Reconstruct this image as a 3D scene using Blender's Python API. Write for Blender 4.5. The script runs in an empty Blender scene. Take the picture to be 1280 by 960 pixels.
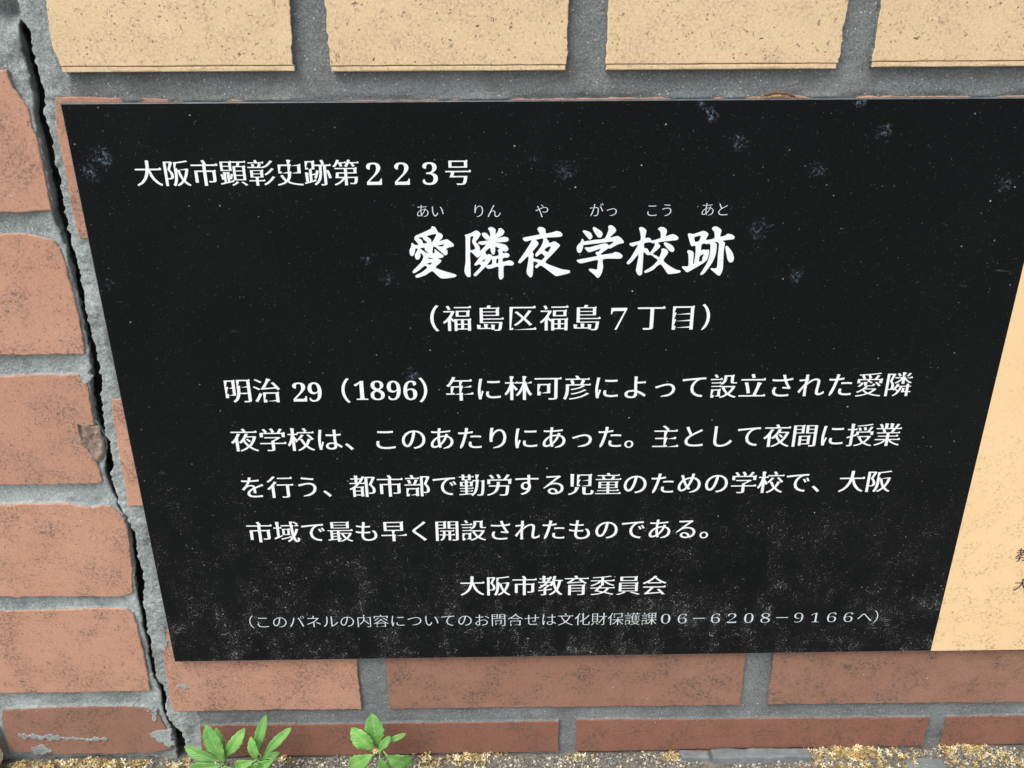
import bpy, bmesh, math, random
import numpy as np
from mathutils import Matrix, Vector, noise as mnoise, geometry as mgeo

S = bpy.context.scene
COL = S.collection
MM = 0.001
# ---- measured layout, all in millimetres: x along the wall, z above the ground line -----------------
CAM = [[0.999864,-0.015856,-0.004437],[0.010403,0.399472,0.916687],[-0.012763,-0.916608,0.399582]]
PANEL = [-198.45499999999998,82.4,260.055,403.71000000000004]
CR = [[-205.13,4.38],[-205.06,14.68],[-206.52,21.48],[-210.7,26.94],[-212.91,34.97],[-212.29,44.8],[-210.73,51.26],[-211.81,59.62],[-214.49,64.11],[-213.74,82.82],[-213.13,91.97],[-213.48,101.02],[-212.37,112.85],[-213.19,121.61],[-211.41,129.07],[-209.29,135.86],[-209.03,142.62],[-209.59,149.87],[-209.07,155.37],[-208.98,163.54],[-208.89,171.61],[-210.37,175.89],[-211.64,181.19],[-212.49,183.83],[-214.19,189.07],[-214.08,193.2],[-214.51,196.81],[-215.11,202.93],[-214.74,209.48],[-212.74,215.44],[-212.2,222.83],[-211.85,229.17],[-212.73,233.53],[-212.34,242.12],[-211.64,250.11],[-211.45,257.54],[-209.36,263.94],[-209.31,268.48],[-208.99,274.33],[-209.31,281.01],[-209.23,287.61],[-209.38,294.99],[-209.44,302.7],[-208.93,311.14],[-208.44,319.44],[-208.75,325.59],[-208.65,333.68],[-209.52,338.88],[-209.9,344.41],[-209.58,351.44],[-209.5,357.22],[-209.01,364.83],[-208.56,370.47],[-209.1,374.94],[-208.42,381.56],[-208.35,387.01],[-209.01,392.41],[-209.36,394.2],[-209.67,397.75],[-207.53,405.82],[-207.48,409.29],[-207.78,414.45],[-207.58,418.53],[-208.69,421.58],[-207.88,423.6],[-207.98,426.28],[-207.44,430.26],[-208.08,435.21],[-211.04,439.14],[-210.01,446.55],[-207.76,459.16]]
CL = [[-212.28,4.53],[-211.69,11.4],[-211.61,18.21],[-212.32,26.31],[-213.91,34.99],[-213.99,43.53],[-212.91,50.01],[-213.81,56.46],[-215.47,64.13],[-216.3,73.58],[-215.57,88.98],[-215.86,101.06],[-215.2,112.9],[-215.27,120.49],[-214.97,127.41],[-215.35,133.13],[-214.29,141.58],[-212.89,149.36],[-213.17,155.43],[-212.6,163.6],[-212.94,171.67],[-212.82,179.63],[-213.04,183.31],[-214.51,188.55],[-215.19,193.22],[-215.93,196.31],[-217.15,201.43],[-218.08,208.02],[-216.88,216.49],[-215.21,222.87],[-214.85,229.21],[-215.0,235.0],[-216.38,238.84],[-216.95,244.54],[-216.36,253.9],[-215.81,260.81],[-214.45,267.64],[-212.72,272.13],[-212.62,278.83],[-212.48,287.64],[-212.21,295.02],[-212.25,302.73],[-212.55,309.07],[-212.55,318.65],[-212.68,325.63],[-212.68,334.91],[-213.61,339.7],[-215.01,347.59],[-215.2,353.81],[-214.75,361.09],[-214.23,368.64],[-214.31,376.82],[-214.3,385.24],[-214.16,392.45],[-213.66,399.55],[-212.81,406.54],[-212.69,413.45],[-212.52,418.9],[-212.86,423.62],[-213.0,427.63],[-213.42,431.94],[-213.2,435.89],[-212.94,438.49],[-211.4,446.55],[-208.44,459.16]]
CD = [[-210.24,4.49],[-209.66,11.36],[-209.59,18.17],[-211.82,26.3],[-213.41,34.98],[-213.25,43.52],[-212.17,50.0],[-212.83,56.44],[-214.98,64.12],[-215.81,73.57],[-214.61,88.96],[-214.43,101.03],[-213.99,111.7],[-214.17,118.73],[-214.08,124.52],[-213.03,133.09],[-211.99,141.54],[-211.52,149.34],[-211.25,155.95],[-211.05,164.66],[-211.84,172.72],[-212.38,179.62],[-212.81,183.31],[-214.42,188.55],[-214.74,193.21],[-215.05,196.3],[-215.99,202.94],[-216.29,210.5],[-214.58,219.42],[-214.12,226.28],[-214.47,231.14],[-214.68,238.82],[-214.38,246.86],[-213.99,255.26],[-212.9,260.78],[-211.55,267.6],[-210.63,274.35],[-210.77,281.91],[-210.65,290.68],[-211.08,300.59],[-210.89,313.24],[-210.71,325.61],[-210.96,335.7],[-211.78,342.85],[-211.9,349.51],[-211.98,354.55],[-211.31,362.96],[-210.98,369.74],[-211.11,376.06],[-211.02,381.58],[-210.88,390.63],[-211.14,397.76],[-210.3,404.79],[-209.86,409.99],[-209.76,416.85],[-210.47,421.59],[-209.76,426.29],[-210.24,431.93],[-212.24,438.49],[-210.88,446.55],[-207.93,459.16]]
B = {"L":[[[-277.49,418.62],[-224.13,417.99],[-221.27,417.98],[-221.09,414.23],[-220.26,410.11],[-218.74,407.34],[-217.14,404.9],[-215.48,401.05],[-215.35,396.82],[-215.95,392.55],[-214.39,389.68],[-214.29,383.54],[-214.43,376.21],[-214.57,368.78],[-215.1,361.25],[-215.04,356.28],[-215.16,353.98],[-228.29,353.31],[-296.9,353.08]],[[-299.88,342.99],[-242.24,342.91],[-232.54,343.22],[-223.27,341.57],[-217.62,339.15],[-215.29,335.55],[-214.28,331.13],[-213.94,319.73],[-213.29,311.43],[-213.04,303.01],[-213.22,292.3],[-213.81,281.37],[-214.48,280.06],[-232.94,279.81],[-318.58,279.85]],[[-321.88,268.73],[-260.3,268.04],[-247.74,268.8],[-235.34,268.89],[-219.72,268.49],[-216.79,266.64],[-216.37,262.54],[-216.78,254.27],[-217.38,244.93],[-217.66,239.25],[-222.41,238.83],[-226.25,240.78],[-226.54,233.14],[-224.7,225.37],[-221.34,218.47],[-219.78,211.0],[-220.08,204.98],[-223.43,203.51],[-249.69,203.36],[-341.02,204.11]],[[-344.78,191.41],[-279.0,190.48],[-252.37,191.13],[-243.57,191.01],[-228.66,188.21],[-223.99,189.44],[-218.25,189.36],[-215.09,184.89],[-212.41,180.13],[-211.92,170.58],[-213.17,158.72],[-214.02,147.74],[-216.91,129.2],[-224.52,127.03],[-256.88,128.14],[-363.33,128.77]],[[-366.21,119.03],[-296.52,117.85],[-240.04,119.21],[-222.39,118.33],[-218.91,114.19],[-218.23,104.74],[-218.45,92.75],[-218.19,80.53],[-218.74,66.19],[-219.51,56.04],[-252.61,55.4],[-384.67,56.69]],[[-313.73,42.38],[-274.8,43.56],[-232.57,43.7],[-220.69,40.52],[-216.99,35.85],[-215.59,29.19],[-213.18,22.44],[-212.81,12.26],[-213.58,7.48],[-226.89,4.32],[-283.07,4.48],[-316.5,7.61],[-316.61,17.84],[-315.62,34.54]]],"CHIP":[[-228.54,241.83],[-218.08,238.84],[-215.72,237.86],[-214.99,230.63],[-216.16,222.35],[-217.79,218.43],[-221.73,216.0],[-226.93,222.49],[-228.91,231.77]],"R1":[[-201.98,406.2],[-204.57,392.48],[-204.66,383.47],[-204.75,374.3],[-204.82,366.84],[-204.89,359.26],[-204.97,351.58],[-204.82,342.99],[-204.45,341.01]],"R3":[[-205.4,254.6],[-206.42,244.8],[-206.96,232.9],[-207.55,218.29],[-207.71,203.29],[-208.57,188.96]],"R5":[[-202.34,103.27],[-203.62,95.51],[-206.26,88.28],[-207.16,74.12],[-207.82,55.18],[-207.87,39.61]],"j5":[[-89.34,78.15],[-89.8,39.23],[-73.96,74.76],[-72.25,38.88],[148.95,78.13],[149.5,37.11],[165.76,77.82],[165.36,38.12],[35.09,37.4],[331.0,34.84]],"j6":[[-192.82,26.72],[-195.85,2.96],[-91.65,28.0],[34.78,26.1],[34.72,0.12],[45.47,27.22],[46.14,0.57],[271.91,24.65],[273.35,0.64],[282.79,24.43],[284.7,-1.0],[333.06,26.12]],"top1":[[-201.98,406.2],[-89.11,403.45],[28.52,403.81],[244.0,403.6]],"C":[[[-193.73,455.82],[-195.11,446.43],[-196.52,436.86],[-196.9,430.36],[-196.49,425.75],[-195.24,421.77],[-195.03,417.75],[-90.82,416.85],[-91.57,419.88],[-90.19,445.98],[-89.51,455.41]],[[-74.41,455.35],[-74.93,445.92],[-74.94,426.46],[-75.06,417.1],[30.89,416.53],[31.33,445.46],[31.47,454.94]],[[48.8,454.87],[48.84,445.39],[48.55,417.11],[100.25,416.84],[153.26,416.55],[153.58,419.26],[153.88,426.98],[154.01,444.94],[153.25,454.46]],[[167.94,454.4],[168.85,444.88],[168.94,418.5],[169.16,417.15],[296.78,417.83],[296.04,444.33],[295.96,453.9]]]}
TITLE = [[[[-32.23,346.19],[-30.97,345.63],[-29.6,343.23],[-28.19,342.6],[-27.47,341.35],[-27.97,340.11],[-29.41,338.78],[-27.54,339.32],[-25.53,339.77],[-23.88,338.67],[-22.32,337.24],[-22.57,336.14],[-24.43,335.78],[-26.16,334.98],[-25.5,334.28],[-25.47,332.7],[-26.27,331.82],[-27.19,332.08],[-28.98,333.84],[-31.21,335.9],[-32.03,336.29],[-32.46,335.6],[-32.78,333.08],[-31.73,333.07],[-31.77,334.96],[-30.21,333.85],[-28.41,332.41],[-27.45,331.77],[-27.7,330.88],[-29.11,330.45],[-30.2,330.26],[-28.59,329.23],[-29.19,328.12],[-31.56,325.74],[-28.1,324.1],[-25.02,323.11],[-21.93,322.11],[-21.48,321.46],[-22.28,320.76],[-25.43,320.2],[-29.03,320.17],[-31.3,322.04],[-33.41,323.89],[-36.61,321.92],[-40.73,320.57],[-41.8,321.16],[-41.29,321.97],[-38.42,323.39],[-35.67,325.62],[-36.87,326.59],[-39.94,324.21],[-42.34,322.85],[-43.02,323.59],[-42.41,324.55],[-39.47,327.41],[-37.82,329.63],[-37.33,331.53],[-38.52,333.13],[-38.83,331.23],[-39.5,329.96],[-40.6,329.72],[-41.33,330.62],[-41.41,332.2],[-39.88,335.03],[-41.01,335.2],[-41.51,333.15],[-42.36,331.64],[-43.44,331.75],[-43.98,333.18],[-43.92,334.44],[-43.05,336.32],[-42.82,337.89],[-42.19,338.04],[-41.16,337.09],[-39.46,337.29],[-41.19,339.75],[-41.12,341.0],[-40.32,341.77],[-37.82,342.83],[-35.64,343.75],[-32.98,345.12],[-32.8,345.89]],[[-39.31,340.58],[-37.45,340.81],[-36.74,339.71],[-35.12,338.04],[-37.07,337.84],[-37.67,339.41]],[[-35.07,341.41],[-30.8,342.47],[-30.83,341.53],[-32.64,338.49],[-33.11,338.49],[-33.36,339.84]],[[-38.63,335.4],[-36.62,335.64],[-36.36,334.37],[-34.88,333.1],[-36.1,333.27],[-37.6,334.38]],[[-30.11,336.62],[-27.0,337.28],[-27.9,336.22]],[[-34.97,330.94],[-34.06,330.55],[-32.52,330.38],[-33.77,329.98],[-34.7,330.08]],[[-35.73,327.7],[-33.23,328.22],[-34.2,327.11]]],[[[-16.84,341.73],[-14.13,342.58],[-11.49,343.92],[-10.12,343.47],[-9.17,342.22],[-10.03,340.43],[-11.61,338.31],[-10.4,337.14],[-9.67,335.41],[-9.45,333.98],[-6.55,336.95],[-8.41,336.78],[-10.24,337.45],[-10.07,338.39],[-7.14,338.78],[-4.67,339.29],[-6.51,339.46],[-8.02,340.88],[-8.61,342.28],[-7.68,342.9],[-6.16,342.51],[-4.8,340.85],[-4.48,341.78],[-4.76,343.49],[-5.5,344.89],[-4.27,345.59],[-2.75,345.18],[-1.84,344.09],[-1.93,341.92],[-0.62,343.77],[-0.3,344.85],[0.92,344.93],[2.29,343.59],[2.13,342.35],[0.89,341.11],[-1.43,339.98],[2.42,340.79],[4.11,340.15],[4.41,339.05],[3.33,338.28],[-1.98,337.92],[0.24,337.52],[3.01,336.71],[4.23,334.97],[4.07,334.03],[2.98,333.4],[1.44,333.73],[1.74,332.62],[3.29,332.83],[4.68,331.96],[4.67,331.01],[3.89,330.38],[1.72,330.18],[1.54,328.33],[4.81,329.0],[6.68,328.12],[6.92,327.16],[6.05,326.37],[1.99,326.15],[1.79,320.6],[0.68,319.32],[-0.26,319.65],[-0.7,321.6],[-0.75,325.79],[-3.63,325.11],[-5.51,324.8],[-6.59,325.36],[-6.89,326.0],[-11.5,321.37],[-12.45,321.12],[-12.96,321.77],[-12.57,322.51],[-9.22,326.18],[-10.14,327.22],[-11.71,326.43],[-12.57,326.92],[-12.15,327.65],[-9.12,331.76],[-10.69,330.51],[-11.46,330.83],[-14.34,333.39],[-14.42,327.51],[-14.48,321.08],[-15.27,320.69],[-16.21,320.93],[-17.25,322.72],[-17.42,324.65],[-16.79,328.49],[-16.47,340.95]],[[-14.11,340.62],[-12.63,341.13],[-13.36,338.42],[-12.18,336.06],[-12.09,334.8],[-14.32,334.5]],[[-6.98,333.42],[-4.67,335.3],[-4.38,333.62],[-3.54,332.03],[-2.61,332.18],[-2.12,334.08],[-2.09,335.91],[-0.1,334.85],[-0.97,334.07],[-0.58,333.12],[-0.69,331.53],[-3.24,331.08],[-4.16,331.88],[-5.55,332.21],[-6.33,331.74]],[[-8.62,328.67],[-7.14,329.84],[-7.47,328.73],[-7.94,328.48]],[[-3.88,329.81],[-3.91,327.16],[-5.94,326.64],[-6.35,326.41]],[[-1.55,329.63],[-0.71,329.94],[-0.73,327.87],[-1.79,327.65]]],[[[18.35,344.39],[19.26,345.4],[20.79,345.3],[22.18,344.36],[22.57,342.27],[25.73,342.78],[27.56,343.38],[29.41,342.9],[30.57,341.65],[30.22,340.87],[29.3,340.47],[23.0,340.15],[23.0,339.59],[23.94,338.26],[24.42,337.47],[26.57,338.3],[28.28,337.44],[29.38,336.33],[28.93,335.39],[25.58,331.62],[22.36,327.89],[26.29,325.87],[30.69,324.28],[34.14,323.71],[34.72,322.96],[34.33,322.25],[29.49,321.06],[27.93,320.79],[26.82,321.35],[20.35,326.24],[18.33,324.97],[17.49,325.24],[17.39,325.95],[18.78,327.54],[16.6,328.26],[16.46,325.63],[16.17,321.44],[15.39,320.22],[14.44,320.65],[13.34,322.28],[13.18,323.73],[14.1,330.93],[10.22,327.55],[9.13,327.78],[9.13,328.52],[12.23,333.01],[15.61,338.8],[13.15,338.35],[11.92,338.68],[11.24,339.78],[11.76,340.31],[19.44,341.8],[18.97,342.99]],[[17.77,339.13],[21.03,339.73],[21.17,338.29],[19.96,335.47],[17.66,332.33],[17.36,331.38],[18.14,330.73],[20.3,332.3],[22.02,330.7],[20.48,328.96],[19.08,329.29],[16.59,329.95],[16.58,332.02],[16.1,333.29],[18.87,336.74],[18.7,337.99]],[[21.89,334.03],[23.05,335.28],[25.06,335.8],[23.55,332.97]]],[[[40.29,343.12],[41.2,343.58],[43.68,342.78],[44.8,341.53],[45.09,340.12],[44.11,339.03],[43.17,339.51]],[[45.16,344.48],[45.75,345.19],[47.0,344.62],[49.52,342.89],[50.03,341.64],[49.61,340.4],[48.71,339.87],[47.61,340.41],[45.99,342.61]],[[52.59,345.35],[53.39,345.96],[54.63,345.8],[56.06,344.54],[56.57,343.45],[56.15,342.52],[53.64,339.89],[57.31,340.71],[59.22,339.53],[60.6,337.8],[60.25,337.17],[57.81,336.56],[54.17,334.54],[53.24,334.61],[49.62,331.99],[49.95,331.35],[52.43,331.71],[55.21,332.1],[56.73,332.78],[58.94,332.13],[60.24,330.84],[59.98,329.89],[59.07,329.36],[50.91,329.17],[50.96,325.33],[50.3,322.11],[49.12,319.91],[48.02,319.79],[47.2,320.84],[43.97,323.62],[43.96,324.17],[44.89,324.42],[47.88,324.0],[48.11,326.32],[47.93,328.81],[40.43,327.19],[39.18,327.29],[37.9,328.33],[38.04,328.97],[47.64,330.79],[46.97,332.07],[47.26,332.86],[48.34,333.01],[49.37,334.43],[44.61,332.88],[43.38,332.8],[41.61,334.65],[41.91,335.22],[43.92,335.2],[50.97,337.09],[52.53,336.77],[53.49,336.13],[55.42,338.0],[48.19,337.12],[41.25,336.39],[40.74,336.08],[40.67,334.97],[39.96,332.93],[38.89,332.4],[37.94,333.1],[37.58,335.0],[38.16,336.41],[39.51,337.82],[39.94,339.23],[40.7,339.31],[41.2,338.18],[46.27,338.86],[51.03,339.54],[52.87,343.8]]],[[[67.63,344.3],[68.45,345.0],[70.01,344.49],[71.26,343.18],[70.91,339.59],[72.14,339.74],[73.56,339.26],[74.08,338.31],[78.33,339.53],[78.08,342.5],[76.88,343.91],[77.68,344.83],[79.53,344.82],[80.99,343.72],[81.29,342.47],[80.9,340.45],[83.93,341.36],[85.98,340.72],[87.15,339.46],[86.6,338.52],[85.53,338.31],[80.61,337.79],[77.4,337.25],[78.53,335.6],[77.89,334.34],[75.11,331.67],[77.04,330.7],[78.33,329.95],[79.24,332.75],[79.16,334.01],[80.23,334.32],[81.82,333.67],[82.62,332.08],[80.57,328.21],[83.95,325.35],[87.22,323.55],[89.3,322.98],[89.36,322.24],[87.98,321.77],[84.23,321.31],[82.95,321.65],[79.19,326.36],[75.61,323.49],[72.24,322.01],[71.34,322.4],[71.55,323.05],[75.18,325.43],[77.65,328.36],[75.84,329.91],[74.37,331.04],[72.33,331.15],[70.54,332.5],[70.47,328.36],[70.32,321.6],[69.33,320.7],[68.2,321.3],[67.32,322.92],[67.25,324.21],[68.12,331.25],[65.33,328.09],[63.54,326.5],[62.58,326.83],[62.55,327.47],[64.59,330.33],[67.54,336.17],[65.26,335.4],[64.16,335.72],[63.28,336.52],[63.78,337.14],[68.51,338.36],[68.48,341.64]],[[70.6,336.93],[73.36,337.47],[74.47,336.96],[75.64,337.04],[75.64,335.62],[73.67,332.32],[72.31,334.23],[70.73,334.72]],[[80.11,337.0],[80.96,337.31],[83.18,336.51],[84.82,335.23],[85.56,333.64],[85.16,332.69],[84.23,332.54],[83.1,333.19],[80.76,335.58]]],[[[91.58,340.98],[92.21,341.7],[94.39,341.37],[98.6,342.8],[100.16,342.57],[101.67,341.21],[100.67,338.4],[104.63,339.22],[104.37,342.13],[103.15,343.69],[103.67,344.78],[105.2,344.92],[106.98,343.97],[107.85,342.88],[107.49,340.07],[109.63,340.37],[111.09,341.35],[113.3,340.8],[114.59,339.7],[114.13,338.7],[112.92,338.46],[109.09,337.92],[110.13,336.75],[109.88,332.8],[110.29,323.51],[109.3,320.6],[108.38,320.35],[107.03,321.27],[104.31,323.56],[104.42,324.14],[107.22,324.44],[107.19,330.59],[107.22,336.3],[106.2,337.26],[105.12,337.26],[106.16,336.0],[106.13,331.24],[104.65,326.78],[101.62,321.97],[100.0,320.68],[99.24,321.08],[99.44,321.66],[102.14,326.8],[103.06,330.63],[103.08,335.71],[102.24,336.5],[100.86,336.29],[99.89,336.68],[98.72,335.9],[98.72,333.21],[99.69,333.58],[101.26,333.38],[102.5,333.5],[102.69,331.27],[102.01,328.4],[99.98,326.5],[92.95,322.21],[91.81,322.7],[89.93,324.66],[90.2,325.23],[92.86,325.27],[93.0,327.52],[92.55,331.36],[91.94,332.32],[92.24,333.27],[93.81,333.1],[95.15,331.97],[95.27,326.54],[95.74,326.54],[96.06,332.28],[95.65,335.45],[93.95,335.31],[93.25,336.26]],[[94.9,339.71],[97.87,340.4],[97.3,337.96],[95.48,337.5]],[[98.4,330.35],[100.2,331.29],[99.58,329.38],[99.68,328.1],[98.17,327.54]],[[110.48,334.69],[111.04,335.39],[112.04,334.68],[114.16,332.13],[115.19,329.57],[115.07,327.65],[113.89,326.95],[112.91,327.35],[111.97,328.96]]]]
LINES = [["大阪市顕彰史跡第２２３号",-170.57,371.99,-12.64,371.42,"b"],["あい",-40.22,353.51,-26.07,353.4,"s"],["りん",-13.44,353.3,1.12,353.18,"s"],["や",16.86,353.06,24.15,353.0,"s"],["がっ",42.98,353.24,57.6,353.13,"s"],["こう",69.92,353.03,84.19,352.92,"s"],["あと",96.51,353.21,111.19,353.09,"s"],["（福島区福島７丁目）",-46.14,298.98,116.95,298.21,"b"],["明治",-144.63,260.38,-114.37,260.04,"b"],["29",-109.02,259.52,-93.23,259.34,"d"],["（",-94.02,259.8,-77.8,259.62,"p"],["1896",-77.35,260.07,-43.2,259.67,"d"],["）",-44.03,259.68,-27.76,259.5,"p"],["年に林可彦によって設立された愛隣",-29.41,259.97,216.56,259.91,"b"],["夜学校は、このあたりにあった。主として夜間に授業",-144.81,231.39,215.92,230.23,"b"],["を行う、都市部で勤労する児童のための学校で、大阪",-143.94,202.35,215.7,201.48,"b"],["市域で最も早く開設されたものである。",-143.71,173.4,126.14,172.05,"b"],["大阪市教育委員会",-25.52,134.91,95.65,133.5,"b"],["（このパネルの内容についてのお問合せは文化財保護課０６－６２０８－９１６６へ）",-156.82,111.23,230.37,108.68,"s"],["教",295.95,151.58,305.77,151.43,"k"],["大",299.83,130.74,309.34,130.59,"k"]]
LEAVES = {"a":[[-16,-174.11,20.78,-196.08,30.46,5.74],[-22,-170.37,24.55,-193.73,17.16,6.15],[-17,-171.9,20.49,-179.23,47.24,7.79],[-14,-172.17,21.24,-159.19,41.86,5.74],[-10,-174.99,16.35,-176.38,38.15,6.15],[-24,-168.8,24.73,-163.21,16.05,5.74]],"b":[[-12,-151.87,22.66,-145.74,49.17,4.92],[-18,-151.75,23.12,-153.68,38.78,4.51],[-15,-148.27,21.8,-130.35,42.29,4.51],[-20,-152.03,24.62,-166.63,17.01,4.92],[-22,-139.54,27.81,-156.92,16.35,5.74],[-17,-150.76,21.36,-138.04,25.7,3.69],[-23,-149.74,25.19,-146.02,15.89,4.51]],"c":[[-13,-76.47,26.09,-81.67,50.15,9.02],[-16,-79.89,28.0,-92.39,43.16,8.2],[-13,-73.32,29.31,-60.69,35.58,2.87],[-20,-72.07,28.14,-56.61,16.61,7.79],[-24,-75.38,29.23,-72.97,14.06,5.33],[-21,-79.67,28.72,-96.64,16.58,8.2],[-17,-76.94,26.37,-69.91,37.29,3.69]]}
BUD = [-77.92,34.46]
SMEAR = [[[-309.33,22.62],[-289.59,20.86],[-269.79,19.1],[-252.3,18.06],[-253.7,16.05],[-272.72,17.13],[-292.7,18.22],[-308.95,19.91]],[[-226.0,20.89],[-218.5,23.43],[-212.24,24.64],[-211.61,19.24],[-211.69,12.45],[-214.89,8.41],[-218.79,12.6],[-222.15,16.75]],[[-224.55,40.79],[-217.6,40.66],[-217.49,35.39],[-220.16,31.48],[-222.86,36.16]],[[-303.08,10.28],[-298.94,12.92],[-293.54,12.12],[-290.89,7.96],[-295.55,5.31],[-301.99,6.13]],[[-202.59,59.73],[-198.47,60.93],[-194.35,58.94],[-195.14,57.04],[-200.83,58.43]],[[-217.81,95.93],[-215.11,92.26],[-215.9,84.96],[-217.6,86.22]],[[-218.3,73.89],[-216.58,72.61],[-216.9,65.08],[-218.14,66.36]],[[-205.63,105.87],[-200.72,104.0],[-201.91,93.83],[-204.34,87.81],[-207.15,85.41]],[[-218.7,269.01],[-214.3,270.31],[-213.88,266.24],[-217.14,264.46]]]
SPOTS = [[179.44,388.75,4.2],[112.61,384.49,3.5],[150.8,371.37,4.5],[125.84,342.85,5],[147.11,320.14,3.5],[31.06,372.59,4],[16.69,380.04,2.2],[-184.05,379.23,5],[-191.2,373.06,4],[-191.88,318.74,2.5],[-55.33,319.53,3],[-46.12,267.88,4],[166.85,401.97,3],[93.54,402.06,2.5],[241.46,365.08,3],[98.45,396.4,3],[-64.47,329.75,3]]
MISC = {"husk":[[121.37,405.08],[124.94,405.92],[130.42,406.07],[134.18,405.35],[136.47,404.64]],"slab":[[131.59,7.4],[197.14,6.01]],"wood":[-82.58,366.34],"stone":[[-310.35,40.37],[-311.94,17.3]]}
BOT = [[-323.1,-1.52],[4.5,-8.68],[340.62,-16.02],[-215.03,446.52],[231.94,444.61]]
ZC = 441.5

# =============================== camera, world, sun, exposure =======================================
cam_d = bpy.data.cameras.new('camera'); cam = bpy.data.objects.new('camera', cam_d); COL.objects.link(cam)
cam_d.sensor_fit = 'HORIZONTAL'; cam_d.sensor_width = 36.0; cam_d.lens = 1072.0/1280.0*36.0
cam_d.clip_start = 0.01; cam_d.clip_end = 200.0
cam_d.dof.use_dof = False
mx = Matrix.Identity(4)
for c in range(3):
    for r in range(3): mx[r][c] = CAM[c][r]
mx[0][3], mx[1][3], mx[2][3] = 0.0, -0.410, ZC*MM
cam.matrix_world = mx
S.camera = cam

W = bpy.data.worlds.new('World'); S.world = W; W.use_nodes = True
wn = W.node_tree; wn.nodes.clear()
SUN_EL, SUN_ROT = math.radians(58), math.radians(222)
sky = wn.nodes.new('ShaderNodeTexSky'); sky.sky_type = 'NISHITA'; sky.sun_disc = False
sky.sun_elevation = SUN_EL; sky.sun_rotation = SUN_ROT; sky.air_density = 1.0; sky.dust_density = 4.0; sky.ozone_density = 1.0
hsv = wn.nodes.new('ShaderNodeHueSaturation'); hsv.inputs['Saturation'].default_value = 0.28
bg = wn.nodes.new('ShaderNodeBackground'); bg.inputs['Strength'].default_value = 0.13
wo = wn.nodes.new('ShaderNodeOutputWorld')
wn.links.new(sky.outputs[0], hsv.inputs['Color']); wn.links.new(hsv.outputs[0], bg.inputs['Color']); wn.links.new(bg.outputs[0], wo.inputs['Surface'])

sd = bpy.data.lights.new('sun', 'SUN'); sd.energy = 1.3; sd.angle = math.radians(40); sd.color = (1.0, 0.97, 0.92)
sun = bpy.data.objects.new('sun', sd); COL.objects.link(sun)
# the sun stands behind the camera and to the left, high in the overcast
az = math.radians(222)
sdir = Vector((math.sin(az)*math.cos(SUN_EL), math.cos(az)*math.cos(SUN_EL), math.sin(SUN_EL)))
sun.rotation_euler = sdir.to_track_quat('Z', 'Y').to_euler()
sun.location = sdir*3
S.view_settings.view_transform = 'Standard'; S.view_settings.look = 'None'
S.view_settings.exposure = 0.68; S.view_settings.gamma = 1.0
S.view_settings.use_curve_mapping = False
S.render.engine = 'CYCLES'
S.cycles.max_bounces = 6; S.cycles.use_denoising = True

# =============================== helpers ============================================================
rng = np.random.default_rng(7)
random.seed(7)

def prop(o, label=None, cat=None, group=None, kind=None):
    if label: o['label'] = label
    if cat: o['category'] = cat
    if group: o['group'] = group
    if kind: o['kind'] = kind
    return o

def empty(name, loc, label, cat, group=None):
    o = bpy.data.objects.new(name, None); COL.objects.link(o)
    o.empty_display_size = 0.02
    o.location = [v*MM for v in loc]
    return prop(o, label, cat, group)

def mesh_obj(name, V, F, mat, parent=None, smooth=False, mats=None, midx=None):
    """V in mm world coordinates; the object's origin is put at the middle of its shape"""
    V = np.asarray(V, dtype=np.float64)*MM
    c = (V.min(0)+V.max(0))/2
    me = bpy.data.meshes.new(name)
    me.from_pydata((V-c).tolist(), [], F)
    for m in (mats or [mat]): me.materials.append(m)
    if midx is not None: me.polygons.foreach_set('material_index', midx)
    if smooth: me.polygons.foreach_set('use_smooth', [True]*len(me.polygons))
    me.update()
    o = bpy.data.objects.new(name, me); COL.objects.link(o)
    if parent is not None:
        o.parent = parent; c = c-np.array(parent_world(parent))
    o.location = c
    return o

def parent_world(p):
    l = Vector(p.location)
    while p.parent is not None:
        p = p.parent; l = l+Vector(p.location)
    return l

_lat = np.random.default_rng(11).random((256, 256))
def vnoise(x, z, s, seed=0):
    x = np.asarray(x, float)/s+seed*17.3+1000; z = np.asarray(z, float)/s+seed*31.7+1000
    xi = np.floor(x).astype(int); zi = np.floor(z).astype(int); fx = x-xi; fz = z-zi
    fx = fx*fx*(3-2*fx); fz = fz*fz*(3-2*fz)
    g = lambda a, b: _lat[a & 255, b & 255]
    return (g(xi, zi)*(1-fx)+g(xi+1, zi)*fx)*(1-fz)+(g(xi, zi+1)*(1-fx)+g(xi+1, zi+1)*fx)*fz-0.5
def fbm(x, z, s, n=3, seed=0):
    t = 0; a = 1
    for i in range(n):
        t = t+a*vnoise(x, z, s, seed+i*5); a *= 0.55; s = s*0.47
    return t

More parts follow.
